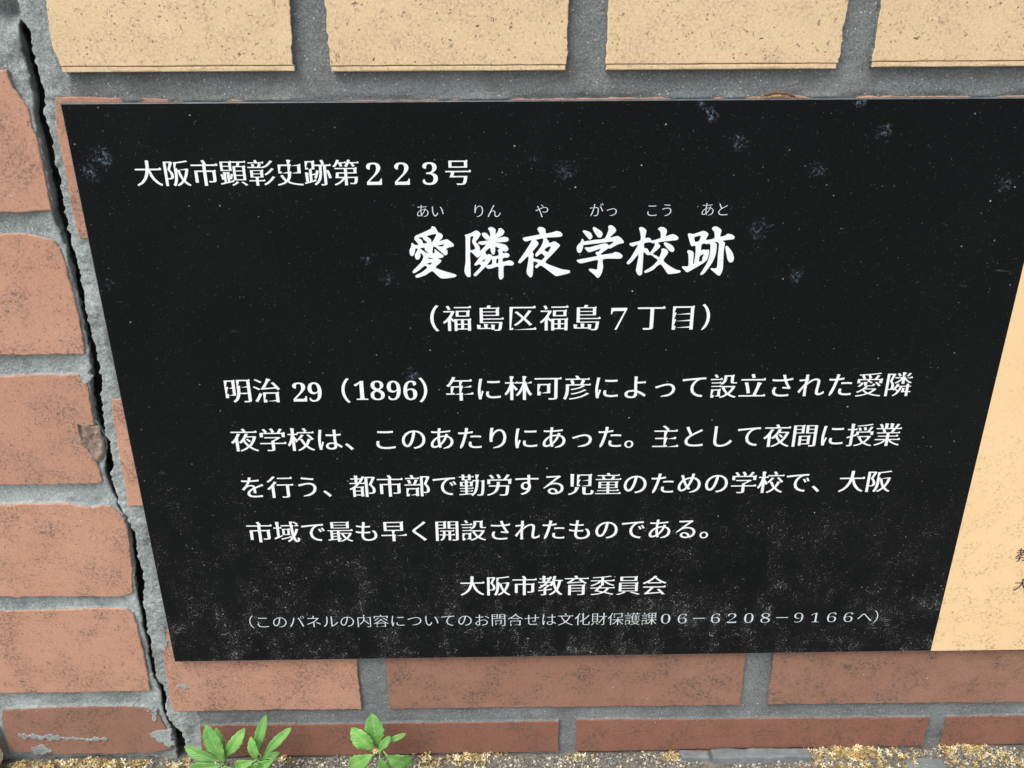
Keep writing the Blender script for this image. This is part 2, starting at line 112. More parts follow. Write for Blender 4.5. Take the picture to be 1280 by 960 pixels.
# ---- node material helper
class Mat:
    def __init__(s, name):
        s.m = bpy.data.materials.new(name); s.m.use_nodes = True; s.t = s.m.node_tree
        s.b = s.t.nodes['Principled BSDF']; s.pos = s.n('ShaderNodeNewGeometry').outputs['Position']
    def n(s, typ, **kw):
        nd = s.t.nodes.new(typ)
        for k, v in kw.items():
            if k in nd.inputs: nd.inputs[k].default_value = v
            else: setattr(nd, k, v)
        return nd
    def l(s, a, b): s.t.links.new(a, b)
    def coord(s, sx, sy=None, sz=None, off=(0, 0, 0)):
        mp = s.n('ShaderNodeMapping'); s.l(s.pos, mp.inputs['Vector'])
        mp.inputs['Scale'].default_value = (sx, sy or sx, sz or sx); mp.inputs['Location'].default_value = off
        return mp.outputs[0]
    def noise(s, size, detail=3, rough=.55, dist=0, stretch=(1, 1, 1), off=(0, 0, 0)):
        """size = feature size in mm"""
        k = 1000.0/size
        nd = s.n('ShaderNodeTexNoise', Scale=1.0, Detail=detail, Roughness=rough, Distortion=dist)
        s.l(s.coord(k*stretch[0], k*stretch[1], k*stretch[2], off), nd.inputs['Vector']); return nd.outputs['Fac']
    def voro(s, size, feature='F1', rnd=1.0, stretch=(1, 1, 1), off=(0, 0, 0), out='Distance'):
        k = 1000.0/size
        nd = s.n('ShaderNodeTexVoronoi', feature=feature); nd.inputs['Scale'].default_value = 1.0; nd.inputs['Randomness'].default_value = rnd
        s.l(s.coord(k*stretch[0], k*stretch[1], k*stretch[2], off), nd.inputs['Vector']); return nd.outputs[out]
    def ramp(s, fac, a, b, lo=0., hi=1.):
        nd = s.n('ShaderNodeMapRange'); nd.clamp = True
        nd.inputs['From Min'].default_value = a; nd.inputs['From Max'].default_value = b
        nd.inputs['To Min'].default_value = lo; nd.inputs['To Max'].default_value = hi
        s.l(fac, nd.inputs['Value']); return nd.outputs['Result']
    def math(s, op, a, b=None):
        nd = s.n('ShaderNodeMath', operation=op)
        for i, v in enumerate((a, b)):
            if v is None: continue
            if isinstance(v, (int, float)): nd.inputs[i].default_value = v
            else: s.l(v, nd.inputs[i])
        return nd.outputs[0]
    def mix(s, fac, a, b, mode='MIX'):
        nd = s.n('ShaderNodeMix', data_type='RGBA', blend_type=mode)
        for sock, v in ((nd.inputs[0], fac), (nd.inputs[6], a), (nd.inputs[7], b)):
            if isinstance(v, (int, float)): sock.default_value = v
            elif isinstance(v, tuple): sock.default_value = (*v, 1) if len(v) == 3 else v
            else: s.l(v, sock)
        return nd.outputs[2]
    def bump(s, h, strength, dist_mm, prev=None):
        nd = s.n('ShaderNodeBump', Strength=strength, Distance=dist_mm*MM)
        s.l(h, nd.inputs['Height'])
        if prev is not None: s.l(prev, nd.inputs['Normal'])
        return nd.outputs[0]
    def fin(s, col=None, rough=None, normal=None, **kw):
        if col is not None:
            if isinstance(col, tuple): s.b.inputs['Base Color'].default_value = (*col, 1)
            else: s.l(col, s.b.inputs['Base Color'])
        if rough is not None:
            if isinstance(rough, (int, float)): s.b.inputs['Roughness'].default_value = rough
            else: s.l(rough, s.b.inputs['Roughness'])
        if normal is not None: s.l(normal, s.b.inputs['Normal'])
        for k, v in kw.items(): s.b.inputs[k.replace('_', ' ')].default_value = v
        return s.m

def xz(m):
    sp = m.n('ShaderNodeSeparateXYZ'); m.l(m.pos, sp.inputs[0]); return sp.outputs[0], sp.outputs[2]

# ---- materials
def brick_mat(name, base, light, dark, flecks=1.0, grime=.5):
    m = Mat(name)
    rnd = m.n('ShaderNodeObjectInfo').outputs['Random']
    c = m.mix(m.ramp(m.noise(38, 4, .6), .3, .7), base, light)
    c = m.mix(m.ramp(rnd, 0, 1, 0, .45), c, dark)
    # fired clay: pale and brown grains
    c = m.mix(m.ramp(m.noise(1.1, 3, .8), .50, .64, 0, .5), c, tuple(min(1, v*1.3+.03) for v in base))
    c = m.mix(m.ramp(m.noise(1.5, 4, .8, off=(3, 1, 7)), .52, .66, 0, .5), c, tuple(v*.6 for v in base))
    # dirt caught in patches of pits
    patch = m.ramp(m.noise(19, 4, .65, off=(9, 4, 2)), .44, .62)
    pit = m.ramp(m.noise(1.6, 5, .8, off=(1, 8, 2)), .47, .60)
    c = m.mix(m.math('MULTIPLY', m.math('MULTIPLY', patch, pit), grime), c, (.085, .07, .06))
    # short dark scratches and specks
    v1 = m.ramp(m.noise(2.6, 5, .75, dist=1.2, off=(5, 2, 4)), .585, .64)
    v2 = m.ramp(m.noise(10, 3, .5, off=(2, 9, 1)), .40, .56)
    fl = m.math('MULTIPLY', m.math('MULTIPLY', v1, v2), flecks)
    c = m.mix(fl, c, (.10, .075, .065))
    v3 = m.math('MULTIPLY', m.ramp(m.noise(6, 6, .78, dist=1.8, off=(1, 5, 5)), .60, .65), m.ramp(m.noise(24, 2, .5, off=(6, 1, 3)), .46, .58))
    fl = m.math('MAXIMUM', fl, m.math('MULTIPLY', v3, .8*flecks))
    c = m.mix(m.math('MULTIPLY', v3, .7*flecks), c, (.13, .10, .095))
    sp = m.ramp(m.voro(3.0, off=(.3, .7, .2)), .10, .20, 1, 0)
    sp2 = m.math('MULTIPLY', sp, m.ramp(m.noise(5, 2, off=(7, 7, 7)), .5, .56))
    c = m.mix(m.math('MULTIPLY', sp2, .75*flecks), c, (.07, .055, .05))
    ws = m.math('MULTIPLY', m.ramp(m.voro(6.5, off=(.9, .1, .6)), .03, .06, 1, 0), m.ramp(m.noise(8, 1, off=(4, 1, 9)), .55, .6))
    c = m.mix(ws, c, (.75, .72, .66))
    n = m.bump(m.noise(.7, 4, .7), .35, .25)
    n = m.bump(m.noise(4.5, 3, .5), .3, .35, n)
    n = m.bump(m.math('ADD', fl, sp2), -.5, .25, n)
    return m.fin(c, .86, n, Specular_IOR_Level=.25)

M_RED = brick_mat('red_brick', (.47, .248, .165), (.53, .305, .212), (.375, .20, .142), .9, .7)
M_RED_LOW = brick_mat('low_red_brick', (.285, .143, .098), (.325, .178, .126), (.225, .125, .092), .8, .95)
M_FOOT = brick_mat('foot_red_brick', (.255, .108, .07), (.29, .135, .09), (.20, .10, .072), .7, .9)
M_CREAM = brick_mat('cream_brick', (.66, .49, .295), (.71, .55, .345), (.62, .455, .27), 1.0, .38)

def mortar_mat(name, lo, hi, pale):
    m = Mat(name)
    c = m.mix(m.ramp(m.noise(14, 5, .65), .3, .7), lo, hi)
    c = m.mix(m.ramp(m.noise(55, 3, .6, off=(2, 6, 1)), .48, .68, 0, .8), c, pale)
    # sand grains, dark and light
    c = m.mix(m.ramp(m.noise(1.0, 3, .85), .50, .62, 0, .52), c, tuple(min(1, v*1.75+.03) for v in hi))
    c = m.mix(m.ramp(m.noise(1.1, 4, .85, off=(4, 4, 1)), .50, .62, 0, .62), c, tuple(v*.42 for v in lo))
    g = m.ramp(m.voro(2.2, off=(.1, .5, .3)), .1, .2, 1, 0)
    gk = m.math('MULTIPLY', g, m.ramp(m.noise(3, 1, off=(1, 1, 5)), .5, .58))
    c = m.mix(gk, c, (.66, .66, .62))
    x, z = xz(m)
    # soot and algae gather in broad stains
    st = m.ramp(m.noise(26, 4, .7, off=(8, 3, 3)), .52, .7, 0, .55)
    c = m.mix(st, c, (.105, .105, .09))
    n = m.bump(m.noise(1.1, 4, .8), .9, .8)
    n = m.bump(m.noise(3.2, 4, .65), .6, .7, n)
    return m.fin(c, .93, n, Specular_IOR_Level=.2)

M_MORT = mortar_mat('grey_mortar', (.155, .172, .172), (.21, .228, .228), (.26, .28, .28))
M_MORT_L = mortar_mat('pale_mortar', (.25, .28, .275), (.35, .385, .38), (.50, .54, .54))

def chip_mat():
    m = Mat('broken_brick_core')
    c = m.mix(m.ramp(m.noise(4, 5, .7), .35, .65), (.27, .20, .155), (.40, .31, .25))
    c = m.mix(m.ramp(m.noise(1, 3, .7), .52, .66, 0, .8), c, (.13, .10, .085))
    n = m.bump(m.noise(1.1, 5, .8), .9, .8)
    return m.fin(c, .95, n)
M_CHIP = chip_mat()

def panel_mat():
    m = Mat('black_enamel')
    x, z = xz(m)
    c = m.mix(m.ramp(m.noise(90, 3, .6), .3, .7), (.0035, .0042, .0047), (.0055, .0064, .007))
    # fine lime specks: sparse above, gathered in vertical runs near the foot
    low = m.ramp(z, .24, .11)
    run = m.ramp(m.noise(19, 5, .7, stretch=(1, 1, .6)), .40, .64)
    dens = m.math('ADD', m.math('MULTIPLY', m.math('MULTIPLY', low, run), 1.0), .0)
    grain = m.noise(1.0, 4, .8, off=(3, 3, 3))
    speck = m.ramp(m.math('ADD', grain, m.math('MULTIPLY', dens, .12)), .62, .665)
    clump = m.ramp(m.noise(5, 4, .75, off=(5, 1, 1)), .50, .60)
    speck = m.math('MULTIPLY', speck, m.math('ADD', m.math('MULTIPLY', clump, .85), .15))
    film = m.math('MULTIPLY', m.math('MULTIPLY', low, run), m.ramp(m.noise(2.5, 5, .8, off=(6, 2, 2)), .42, .66, 0, .008))
    v = m.voro(5.5, off=(.2, .1, .4)); dots = m.ramp(v, .045, .09, 1, 0)
    dots = m.math('MULTIPLY', dots, m.ramp(m.noise(9, 3, off=(2, 2, 8)), .52, .66))
    c = m.mix(film, c, (.5, .5, .48))
    c = m.mix(m.math('MULTIPLY', speck, .68), c, (.46, .46, .45))
    c = m.mix(m.math('MULTIPLY', dots, .8), c, (.55, .56, .55))
    # wiped smears of dried lime
    wob = m.math('MULTIPLY', m.math('SUBTRACT', m.noise(5, 4, .7, dist=.8, off=(9, 1, 5)), .5), .016)
    tot = None
    for sx, sz, r in SPOTS:
        d = m.n('ShaderNodeVectorMath', operation='DISTANCE'); m.l(m.pos, d.inputs[0]); d.inputs[1].default_value = (sx*MM, 0, sz*MM)
        w = m.ramp(m.math('ADD', d.outputs['Value'], wob), 0, r*MM*1.1, 1, 0)
        tot = w if tot is None else m.math('MAXIMUM', tot, w)
    sm = m.math('MULTIPLY', tot, m.ramp(m.noise(1.8, 4, .8, dist=.3, off=(7, 5, 3)), .50, .60))
    c = m.mix(m.math('MULTIPLY', sm, .55), c, (.22, .28, .36))
    # hairline scuffs
    sc = m.ramp(m.noise(3.5, 2, .5, dist=.4, stretch=(.22, 1, .9), off=(1, 4, 6)),   .73, .78, 0, .035)
    c = m.mix(sc, c, (.6, .6, .6))
    rough = m.ramp(m.noise(30, 4, .6, off=(6, 6, 1)), .3, .7, .26, .38)
    n = m.bump(m.math('ADD', speck, dots), .35, .06)
    return m.fin(c, rough, n, Specular_IOR_Level=.115)
M_PANEL = panel_mat()

def plain(name, col, rough=.5, size=3, amt=.1, **kw):
    m = Mat(name)
    c = m.mix(m.ramp(m.noise(size, 4, .65), .35, .65), tuple(v*(1-amt) for v in col), tuple(min(1, v*(1+amt)) for v in col))
    return m.fin(c, rough, None, **kw)
M_EDGE = plain('panel_edge', (.10, .115, .13), .4, 6, .4)  # bluish grey paints in the sky light caught along the panel's top edge
M_WHITE = plain('white_print', (.80, .82, .845), .45, 1.2, .08)
M_THIN = plain('pale_blue_print', (.60, .67, .72), .45, 2, .06)
M_INK = plain('black_print', (.03, .028, .025), .5, 1, .1)

def cream_panel_mat():
    m = Mat('cream_enamel')
    x, z = xz(m)
    c = m.mix(m.ramp(m.noise(60, 3, .6), .3, .7), (.80, .56, .30), (.84, .61, .345))
    v1 = m.ramp(m.noise(1.9, 5, .75, dist=.8, off=(5, 2, 4)), .53, .60)
    k = m.ramp(m.noise(13, 3, .6, off=(1, 3, 3)), .42, .58)
    low = m.ramp(z, .27, .12, .25, 1)
    fl = m.math('MULTIPLY', m.math('MULTIPLY', v1, k), low)
    c = m.mix(m.math('MULTIPLY', fl, .7), c, (.22, .15, .09))
    d = m.math('MULTIPLY', m.ramp(m.voro(9, off=(.4, .4, .1)), .05, .10, 1, 0), m.ramp(m.noise(7, 1, off=(3, 9, 9)), .5, .56))
    c = m.mix(m.math('MULTIPLY', d, .7), c, (.16, .11, .08))
    return m.fin(c, .42, m.bump(fl, .3, .1), Specular_IOR_Level=.4)
M_CREAMP = cream_panel_mat()

def leaf_mat():
    m = Mat('weed_leaf')
    uv = m.n('ShaderNodeUVMap').outputs[0]
    sp = m.n('ShaderNodeSeparateXYZ'); m.l(uv, sp.inputs[0])
    rnd = m.n('ShaderNodeObjectInfo').outputs['Random']
    c = m.mix(m.ramp(m.noise(6, 4, .6), .35, .65), (.12, .31, .06), (.22, .44, .10))
    c = m.mix(m.ramp(rnd, 0, 1, 0, .5), c, (.075, .22, .06))
    dv = m.math('ABSOLUTE', m.math('SUBTRACT', sp.outputs[0], .5))
    c = m.mix(m.ramp(dv, .015, .05, .55, 0), c, (.30, .48, .18))
    # side veins
    wv = m.math('SINE', m.math('MULTIPLY', m.math('SUBTRACT', sp.outputs[1], m.math('MULTIPLY', dv, .55)), 52))
    vein = m.ramp(wv, .82, 1, 0, 1)
    c = m.mix(m.math('MULTIPLY', vein, .28), c, (.27, .46, .17))
    spot = m.ramp(m.noise(1.6, 3, .7, off=(2, 2, 2)), .68, .73, 0, .7)
    c = m.mix(spot, c, (.07, .12, .04))
    n = m.bump(wv, .35, .2)
    n = m.bump(m.noise(1.5, 3, .6), .3, .2, n)
    mm_ = m.fin(c, .5, n, Specular_IOR_Level=.4)
    m.b.inputs['Subsurface Weight'].default_value = .12; m.b.inputs['Subsurface Radius'].default_value = (.0006, .0012, .0003)
    m.b.inputs['Subsurface Scale'].default_value = 1.0
    return mm_
M_LEAF = leaf_mat()
M_STEM = plain('weed_stem', (.24, .38, .13), .5, 2, .2)
M_GOLD = plain('dried_blossom', (.44, .33, .12), .8, 3, .6)
M_PALE = plain('pale_petal', (.80, .72, .48), .7, 2, .2)
M_GRIT = plain('pale_grit', (.42, .39, .33), .9, 2, .5)
M_GRITD = plain('dark_grit', (.13, .115, .095), .95, 2, .5)
M_ORANGE = plain('orange_floret', (.80, .36, .10), .7, 1, .2)
M_HUSK = plain('brown_husk', (.16, .075, .035), .7, 1.5, .5)
M_DRY = plain('straw_husk', (.36, .25, .12), .8, 1.5, .5)

def soil_mat():
    m = Mat('gritty_soil')
    c = m.mix(m.ramp(m.noise(5, 5, .75), .35, .65), (.085, .075, .062), (.22, .20, .165))
    c = m.mix(m.ramp(m.noise(1.2, 4, .8, off=(3, 1, 1)), .52, .66, 0, .8), c, (.38, .35, .29))
    n = m.bump(m.noise(1.5, 5, .8), 1.0, 1.0)
    return m.fin(c, .95, n)
M_SOIL = soil_mat()
def pave_mat():
    m = Mat('pavement')
    c = m.mix(m.ramp(m.noise(30, 5, .7), .35, .65), (.24, .235, .22), (.33, .32, .30))
    c = m.mix(m.ramp(m.noise(2, 4, .8, off=(3, 1, 1)), .52, .66, 0, .6), c, (.14, .14, .13))
    return m.fin(c, .9, m.bump(m.noise(2, 4, .8), .6, .6))
M_PAVE = pave_mat()
def stone_mat():
    m = Mat('grey_stone')
    c = m.mix(m.ramp(m.noise(7, 5, .7), .35, .65), (.13, .148, .155), (.20, .215, .225))
    return m.fin(c, .85, m.bump(m.noise(1.2, 5, .8), .6, .4))
M_STONE = stone_mat()
M_BACK = plain('deep_concrete', (.10, .10, .095), .95, 5, .3)

# =============================== the setting: ground ===============================================
def ground_sheet():
    # one sheet: fine near the wall (a slight bank of soil), coarse further out
    xs = np.concatenate([np.linspace(-3000, -420, 14), np.arange(-400, 401, 4.0), np.linspace(420, 3000, 14)])
    ys = np.concatenate([np.arange(30, -60, -2.5), np.linspace(-70, -6000, 26)])
    X, Y = np.meshgrid(xs, ys)
    near = np.clip((Y+75)/60, 0, 1)
    Zg = near*(fbm(X, Y, 22, 4, 3)*3.2-.6)-1.2
    Vv = np.stack([X, Y, Zg], -1).reshape(-1, 3)
    nx, ny = len(xs), len(ys); F = []; mi = []
    for j in range(ny-1):
        for i in range(nx-1):
            a = j*nx+i; F.append((a+nx, a+nx+1, a+1, a)); mi.append(0 if ys[j] > -70 else 1)
    o = mesh_obj('ground', Vv, F, None, smooth=True, mats=[M_SOIL, M_PAVE], midx=mi)
    prop(o, 'gritty soil and pavement at the foot of the brick wall', 'ground', kind='structure')
ground_sheet()

# =============================== the brick wall and the pillar =====================================
def resample(poly, step):
    P = np.array(poly, float); out = []
    for a, b in zip(P, np.roll(P, -1, 0)):
        n = max(1, int(round(np.linalg.norm(b-a)/step)))
        for k in range(n): out.append(a+(b-a)*k/n)
    return np.array(out)

def area(P):
    x, z = P[:, 0], P[:, 1]; return .5*np.sum(x*np.roll(z, -1)-np.roll(x, -1)*z)

def normals(P):
    t = np.roll(P, -1, 0)-np.roll(P, 1, 0); t /= np.linalg.norm(t, axis=1)[:, None]+1e-9
    return np.stack([t[:, 1], -t[:, 0]], -1)       # outward for a counter-clockwise outline

def slab(name, poly, yf, depth, mat, parent, rough=.35, step=1.1, round_=.6, seed=0, big=.12, jz=1.0):
    """a block with a hand-traced outline, slightly ragged worn arris, front face at y=yf (mm)"""
    P = resample(poly, step)
    if area(P) < 0: P = P[::-1]
    s = np.arange(len(P))*step
    N = normals(P)
    j = fbm(P[:, 0], P[:, 1], 2.6, 3, seed)*rough*2+fbm(P[:, 0], P[:, 1], 28, 2, seed+9)*big*2
    j = j*(jz+(1-jz)*np.abs(N[:, 0]))
    P = P+N*j[:, None]
    wear = np.clip(1+2.2*vnoise(P[:, 0], P[:, 1], 7, seed+3), .5, 1.7)[:, None]
    for _ in range(2): N = (np.roll(N, 1, 0)+2*N+np.roll(N, -1, 0))/4
    rings = []; R_ = round_
    for ins, dy in ((0, depth), (0, 1.1), (.1, .5), (.35, .17), (.75, 0.0)):
        k = ins*R_*wear if ins else 0
        y = yf+(dy if dy == depth else dy*R_)
        Q = P-N*k
        rings.append(np.column_stack([Q[:, 0], np.full(len(Q), y), Q[:, 1]]))
    V = np.concatenate(rings); n = len(P); F = []
    for r in range(len(rings)-1):
        a, b = r*n, (r+1)*n
        for i in range(n):
            k = (i+1) % n
            F.append((a+i, a+k, b+k, b+i))
    F.append(tuple(range((len(rings)-1)*n, len(rings)*n)))
    # the sides below the arris are bedded in mortar
    mi = [1]*n+[0]*(len(F)-n)
    return mesh_obj(name, V, F, None, parent, mats=[mat, M_MORT_L if parent is pillar else M_MORT], midx=mi)

def rect(x0, x1, z0, z1): return [(x0, z0), (x1, z0), (x1, z1), (x0, z1)]

XR, XL, ZT = 900.0, -720.0, 640.0
wall = empty('brick_wall', (0, 20, 0), 'brick wall of red courses under a cream course, carrying the black notice panel', 'wall')
pillar = empty('brick_pillar', (-330, 20, 0), 'red brick pillar left of the ragged crack beside the panel', 'wall')

YR = 4.2      # face of the red bricks (the panel's face is y = 0)
# rows of the right wall: (top, bottom, traced left edge, first joints)
sd_ = 20
rows = [
 (406.0, 340.8, B['R1'][:-1]+[[-204.4, 340.8]], [(-90, -74), (150, 166), (388, 400), (626, 638), (864, 876)]),
 (330.5, 265.5, [[-192, 330.5], [-192.5, 300], [-193, 265.5]], [(34.8, 46), (272, 284), (510, 522), (748, 760)]),
 (254.8, 189.0, B['R3'], [(-90, -74), (150, 166), (388, 400), (626, 638), (864, 876)]),
 (179.0, 113.5, [[-194, 179], [-193, 150], [-194, 113.5]], [(34.8, 46), (272, 284), (510, 522), (748, 760)]),
 (103.3, 38.9, B['R5'], [(-90, -73), (149.2, 165.5), (388, 400), (626, 638), (864, 876)]),
 (27.6, .3, [[-192.8, 27], [-194, 14], [-195.8, .3]], [(34.8, 45.7), (272.6, 283.6), (510, 522), (748, 760)]),
]
for ri, (zt, zb, left, joints) in enumerate(rows):
    ed = [None]+joints+[None]
    for k in range(len(ed)-1):
        x1 = ed[k+1][0] if ed[k+1] else XR
        mat_ = M_RED_LOW if (ri >= 4 and not (ri == 4 and k == 0)) else M_RED
        if ri == 5: mat_ = M_FOOT
        tilt = random.uniform(-.35, .35)
        if ri == 4: tz = 38.9-(0 if k == 0 else (1.2 if k < 2 else 3.2)); tb = 38.9-(0 if k == 0 else (2.0 if k < 2 else 4.0))
        else: tz = tb = zb
        if ri == 4: zb0, zb1 = ((39.6, 38.9), (38.7, 37.2), (37.6, 36.0), (36, 36), (36, 36), (36, 36))[k]
        elif ri == 5: zb0, zb1 = zb, zb
        else: zb0, zb1 = zb, zb+tilt
        if ri == 5: zt0, zt1 = ((26.9, 26.0), (27.0, 24.6), (24.6, 26.5), (26.5, 26.5), (26.5, 26.5))[k]
        else: zt0, zt1 = zt, zt+(tilt if ri else 0)
        if ri == 0: zt0, zt1 = ((406.2, 403.9), (403.9, 404.6), (404.3, 403.9), (404, 404), (404, 404), (404, 404))[k]
        if ed[k] is None:
            poly = [tuple(p) for p in left]+[(x1, zb1), (x1, zt1)]
            if ri == 5: poly = [(-192.8, zt0), (-194, 14), (-195.8, zb0), (x1, zb1), (x1, zt1)]
        else:
            poly = [(ed[k][1], zt0), (ed[k][1]+(1.2 if ri == 4 else 0), zb0), (x1, zb1), (x1, zt1)]
        slab('brick', poly, YR+random.uniform(-.15, .15), 14, mat_, wall, seed=sd_, rough=.32 if ri > 3 else .3)
        sd_ += 3
# the cream headers, proud of the red courses, each with a moulded lower lip
def cream_brick(poly, par, seed):
    P = [list(p) for p in poly]
    for p in P:
        if p[1] > 451: p[1] = 477.0
    zs = sorted(p[1] for p in P); zb = zs[0]
    # face above the lip
    xs_low = [p[0] for p in P if p[1] < zb+1.5]; xa, xb = min(xs_low), max(xs_low)
    face = [p for p in P if p[1] > zb+1.8]
    # keep order: the low points are replaced by two points just above the lip
    out = []; put = False
    for p in P:
        if p[1] > zb+1.8: out.append(p)
        elif not put:
            a, b = ((xa, zb+2.5), (xb, zb+2.5)) if abs(P[P.index(p)-1][0]-xa) < abs(P[P.index(p)-1][0]-xb) else ((xb, zb+2.55), (xa, zb+2.55))
            out += [list(a), list(b)]; put = True
    b_ = slab('brick', out, 0.0, 16, M_CREAM, par, seed=seed, rough=.4, round_=.5, jz=.12)
    slab('lip', rect(xa+.3, xb-.3, zb, zb+2.35), .25, 15, M_CREAM, b_, seed=seed+1, rough=.08, round_=.7, big=.02, jz=.3)
for i, c in enumerate(B['C']): cream_brick(c, wall, 100+i*3)
x = 296.8+14; k = 0
while x < XR-8:
    w = min(107, XR-x)
    cream_brick([(x, 477), (x, 417.5), (x+w, 417.5), (x+w, 477)], wall, 130+k); x += w+16; k += 3
for r_ in range(2):                     # the courses above the frame
    zb = 493+r_*76
    x = -195.0+(0 if r_ else 0)
    k = 0
    while x < XR-8:
        w = min(106, XR-x)
        slab('brick', rect(x, x+w, zb, zb+60), 0.0, 16, M_CREAM, wall, seed=140+k+20*r_); x += w+17; k += 1

# left pillar bricks
L = [[list(p) for p in l] for l in B['L']]
for i, l in enumerate(L):
    xmin = min(p[0] for p in l)
    if i < 5:
        l[0][0] = l[-1][0] = -425.0
    # the lowest brick starts at the pillar's own vertical joint
    bm_ = slab('brick', l, YR+.2, 5.0, M_RED if i < 5 else M_RED_LOW, pillar, seed=200+i*4, rough=.34, big=.12, round_=.7)
    if i == 5: prop(bm_, 'brownish lowest brick with white lime streaks')
    if i == 2: prop(bm_, 'red brick with a broken right corner')
slab('brick', rect(-548, -321, .3, 27), YR+.3, 16, M_RED_LOW, pillar, seed=240)
for l in L[:5]:
    zs_ = [p[1] for p in l]; slab('brick', rect(-665, -438, min(zs_), max(zs_)-1), YR+.2, 5.0, M_RED, pillar, seed=int(260+min(zs_)), rough=.34, round_=.7)
zr = 431.0
while zr < 600:
    slab('brick', [(-440, zr), (-226+(zr-431)*.01, zr), (-225, zr+62), (-440, zr+62)], YR+.2, 16, M_RED, pillar, seed=int(zr)); zr += 76

# ---- mortar as a modelled surface, with the crack between wall and pillar
def interp(poly, z):
    P = np.array(poly); return np.interp(z, P[:, 1], P[:, 0])
zz = np.concatenate([np.arange(-14, 460, .85), np.arange(461, ZT+1, 3.0)])
fineR = np.concatenate([np.arange(0, 30, .8), np.arange(30, 90, 1.6)])
CRx = interp(CR, zz)+fbm(zz, zz*0, 2.6, 3, 41)*1.5
CDx = np.minimum(interp(CD, zz)+fbm(zz, zz*0+5, 2.4, 3, 43)*1.3, CRx-.12)
CLx = np.minimum(interp(CL, zz)+fbm(zz, zz*0+9, 3.0, 3, 47)*1.3, CDx-.15)

def mortar_y_right(X, Z):
    y = np.full_like(X, 6.6)
    strip = 1/(1+np.exp((X+199-4*vnoise(X, Z, 12, 71))/1.6))              # vertical band along the crack
    y = y*(1-strip)+4.9*strip
    band = 1/(1+np.exp(-(Z-402.2)/.8))                         # flush band under the cream course
    y = y*(1-band)+(4.35)*band
    # lower joints: the trowelled joints dish slightly
    y += fbm(X, Z, 15, 3, 61)*.9*(1-.35*band)+fbm(X, Z, 2.2, 3, 67)*(.35+.5*strip)
    # smear of mortar over the top arris of the first red course
    dz = np.abs(Z-404.4); sm = np.exp(-(dz/1.3)**2)*np.clip(fbm(X, Z*0, 26, 3, 91)*3.2-.15*0, -.4, 1)
    y -= sm*1.6
    up = Z > 478
    return y
def mortar_y_left(X, Z, dist):
    y = np.full_like(X, 8.2)
    strip = np.exp(-(dist/7.5)**2)
    y = y-2.6*strip
    top = 1/(1+np.exp(-(Z-421)/3.0)); y = y*(1-top)+5.2*top
    y += fbm(X, Z, 13, 3, 161)*1.3+fbm(X, Z, 2.4, 3, 167)*.75
    dent = np.exp(-(((X+217)/5.5)**2+((Z-443)/6.0)**2)); y = np.minimum(y, 8.7)+dent*12
    cc = np.array(B['CHIP']).mean(0); y += 3.5*np.exp(-(((X-cc[0])/8)**2+((Z-cc[1])/11)**2)**2)
    return y

def sheet(name, X, Y, Z, mat, parent):
    nz, nx = X.shape
    V = np.stack([X, Y, Z], -1).reshape(-1, 3)
    idx = np.arange(nz*nx).reshape(nz, nx)
    a = idx[:-1, :-1].ravel(); b = idx[:-1, 1:].ravel(); c = idx[1:, 1:].ravel(); d = idx[1:, :-1].ravel()
    F = np.stack([a, b, c, d], -1).tolist()
    return mesh_obj(name, V, F, mat, parent, smooth=True)

# right sheet
nz = len(zz)
s = np.concatenate([fineR, np.arange(92, 620, 3.0), np.arange(620, 1130, 10.0)])
Xs = CRx[:, None]+.75+s[None, :]*1.0
Zs = np.repeat(zz[:, None], len(s), 1)
Ys = mortar_y_right(Xs, Zs)
# crack wall columns: deep, then up to a rounded crumbly lip
y0 = Ys[:, :1]
pre = [(0.35, 30.0), (.05, 16.0), (0.0, 6.0), (.12, 1.6), (.42, .35)]
Xp = np.concatenate([CRx[:, None]+dx+(.9*fbm(zz+i*40, zz*0, 3, 2, 50+i)[:, None] if dy > 3 else 0) for i, (dx, dy) in enumerate(pre)], 1)
Yp = np.concatenate([y0+dy for dx, dy in pre], 1)
Zp = np.repeat(zz[:, None], len(pre), 1)
X_, Y_, Z_ = np.concatenate([Xp, Xs], 1), np.concatenate([Yp, Ys], 1), np.concatenate([Zp, Zs], 1)
X_ = np.minimum(X_, XR)
mo = sheet('mortar', X_, Y_, Z_, M_MORT_L, wall)
# joints away from the crack are darker, sandier pointing
me = mo.data; me.materials.append(M_MORT)
cen = np.empty(len(me.polygons)*3); me.polygons.foreach_get('center', cen); cen = cen.reshape(-1, 3)
off = np.array(parent_world(mo)); cx, cz = (cen[:, 0]+off[0])/MM, (cen[:, 2]+off[2])/MM
darkm = ((cx > -193+6*vnoise(cx, cz, 9, 5)) | (cz > 480)).astype(int)
me.polygons.foreach_set('material_index', darkm)

# left sheet, columns run from the pillar's side to the crack
s = np.concatenate([np.arange(0, 40, .85), np.arange(40, 110, 1.7), np.arange(112, 530, 4.0)])[::-1]
Xs = CLx[:, None]-.6-s[None, :]
Zs = np.repeat(zz[:, None], len(s), 1)
Ys = mortar_y_left(Xs, Zs, s[None, :]+0*Xs)
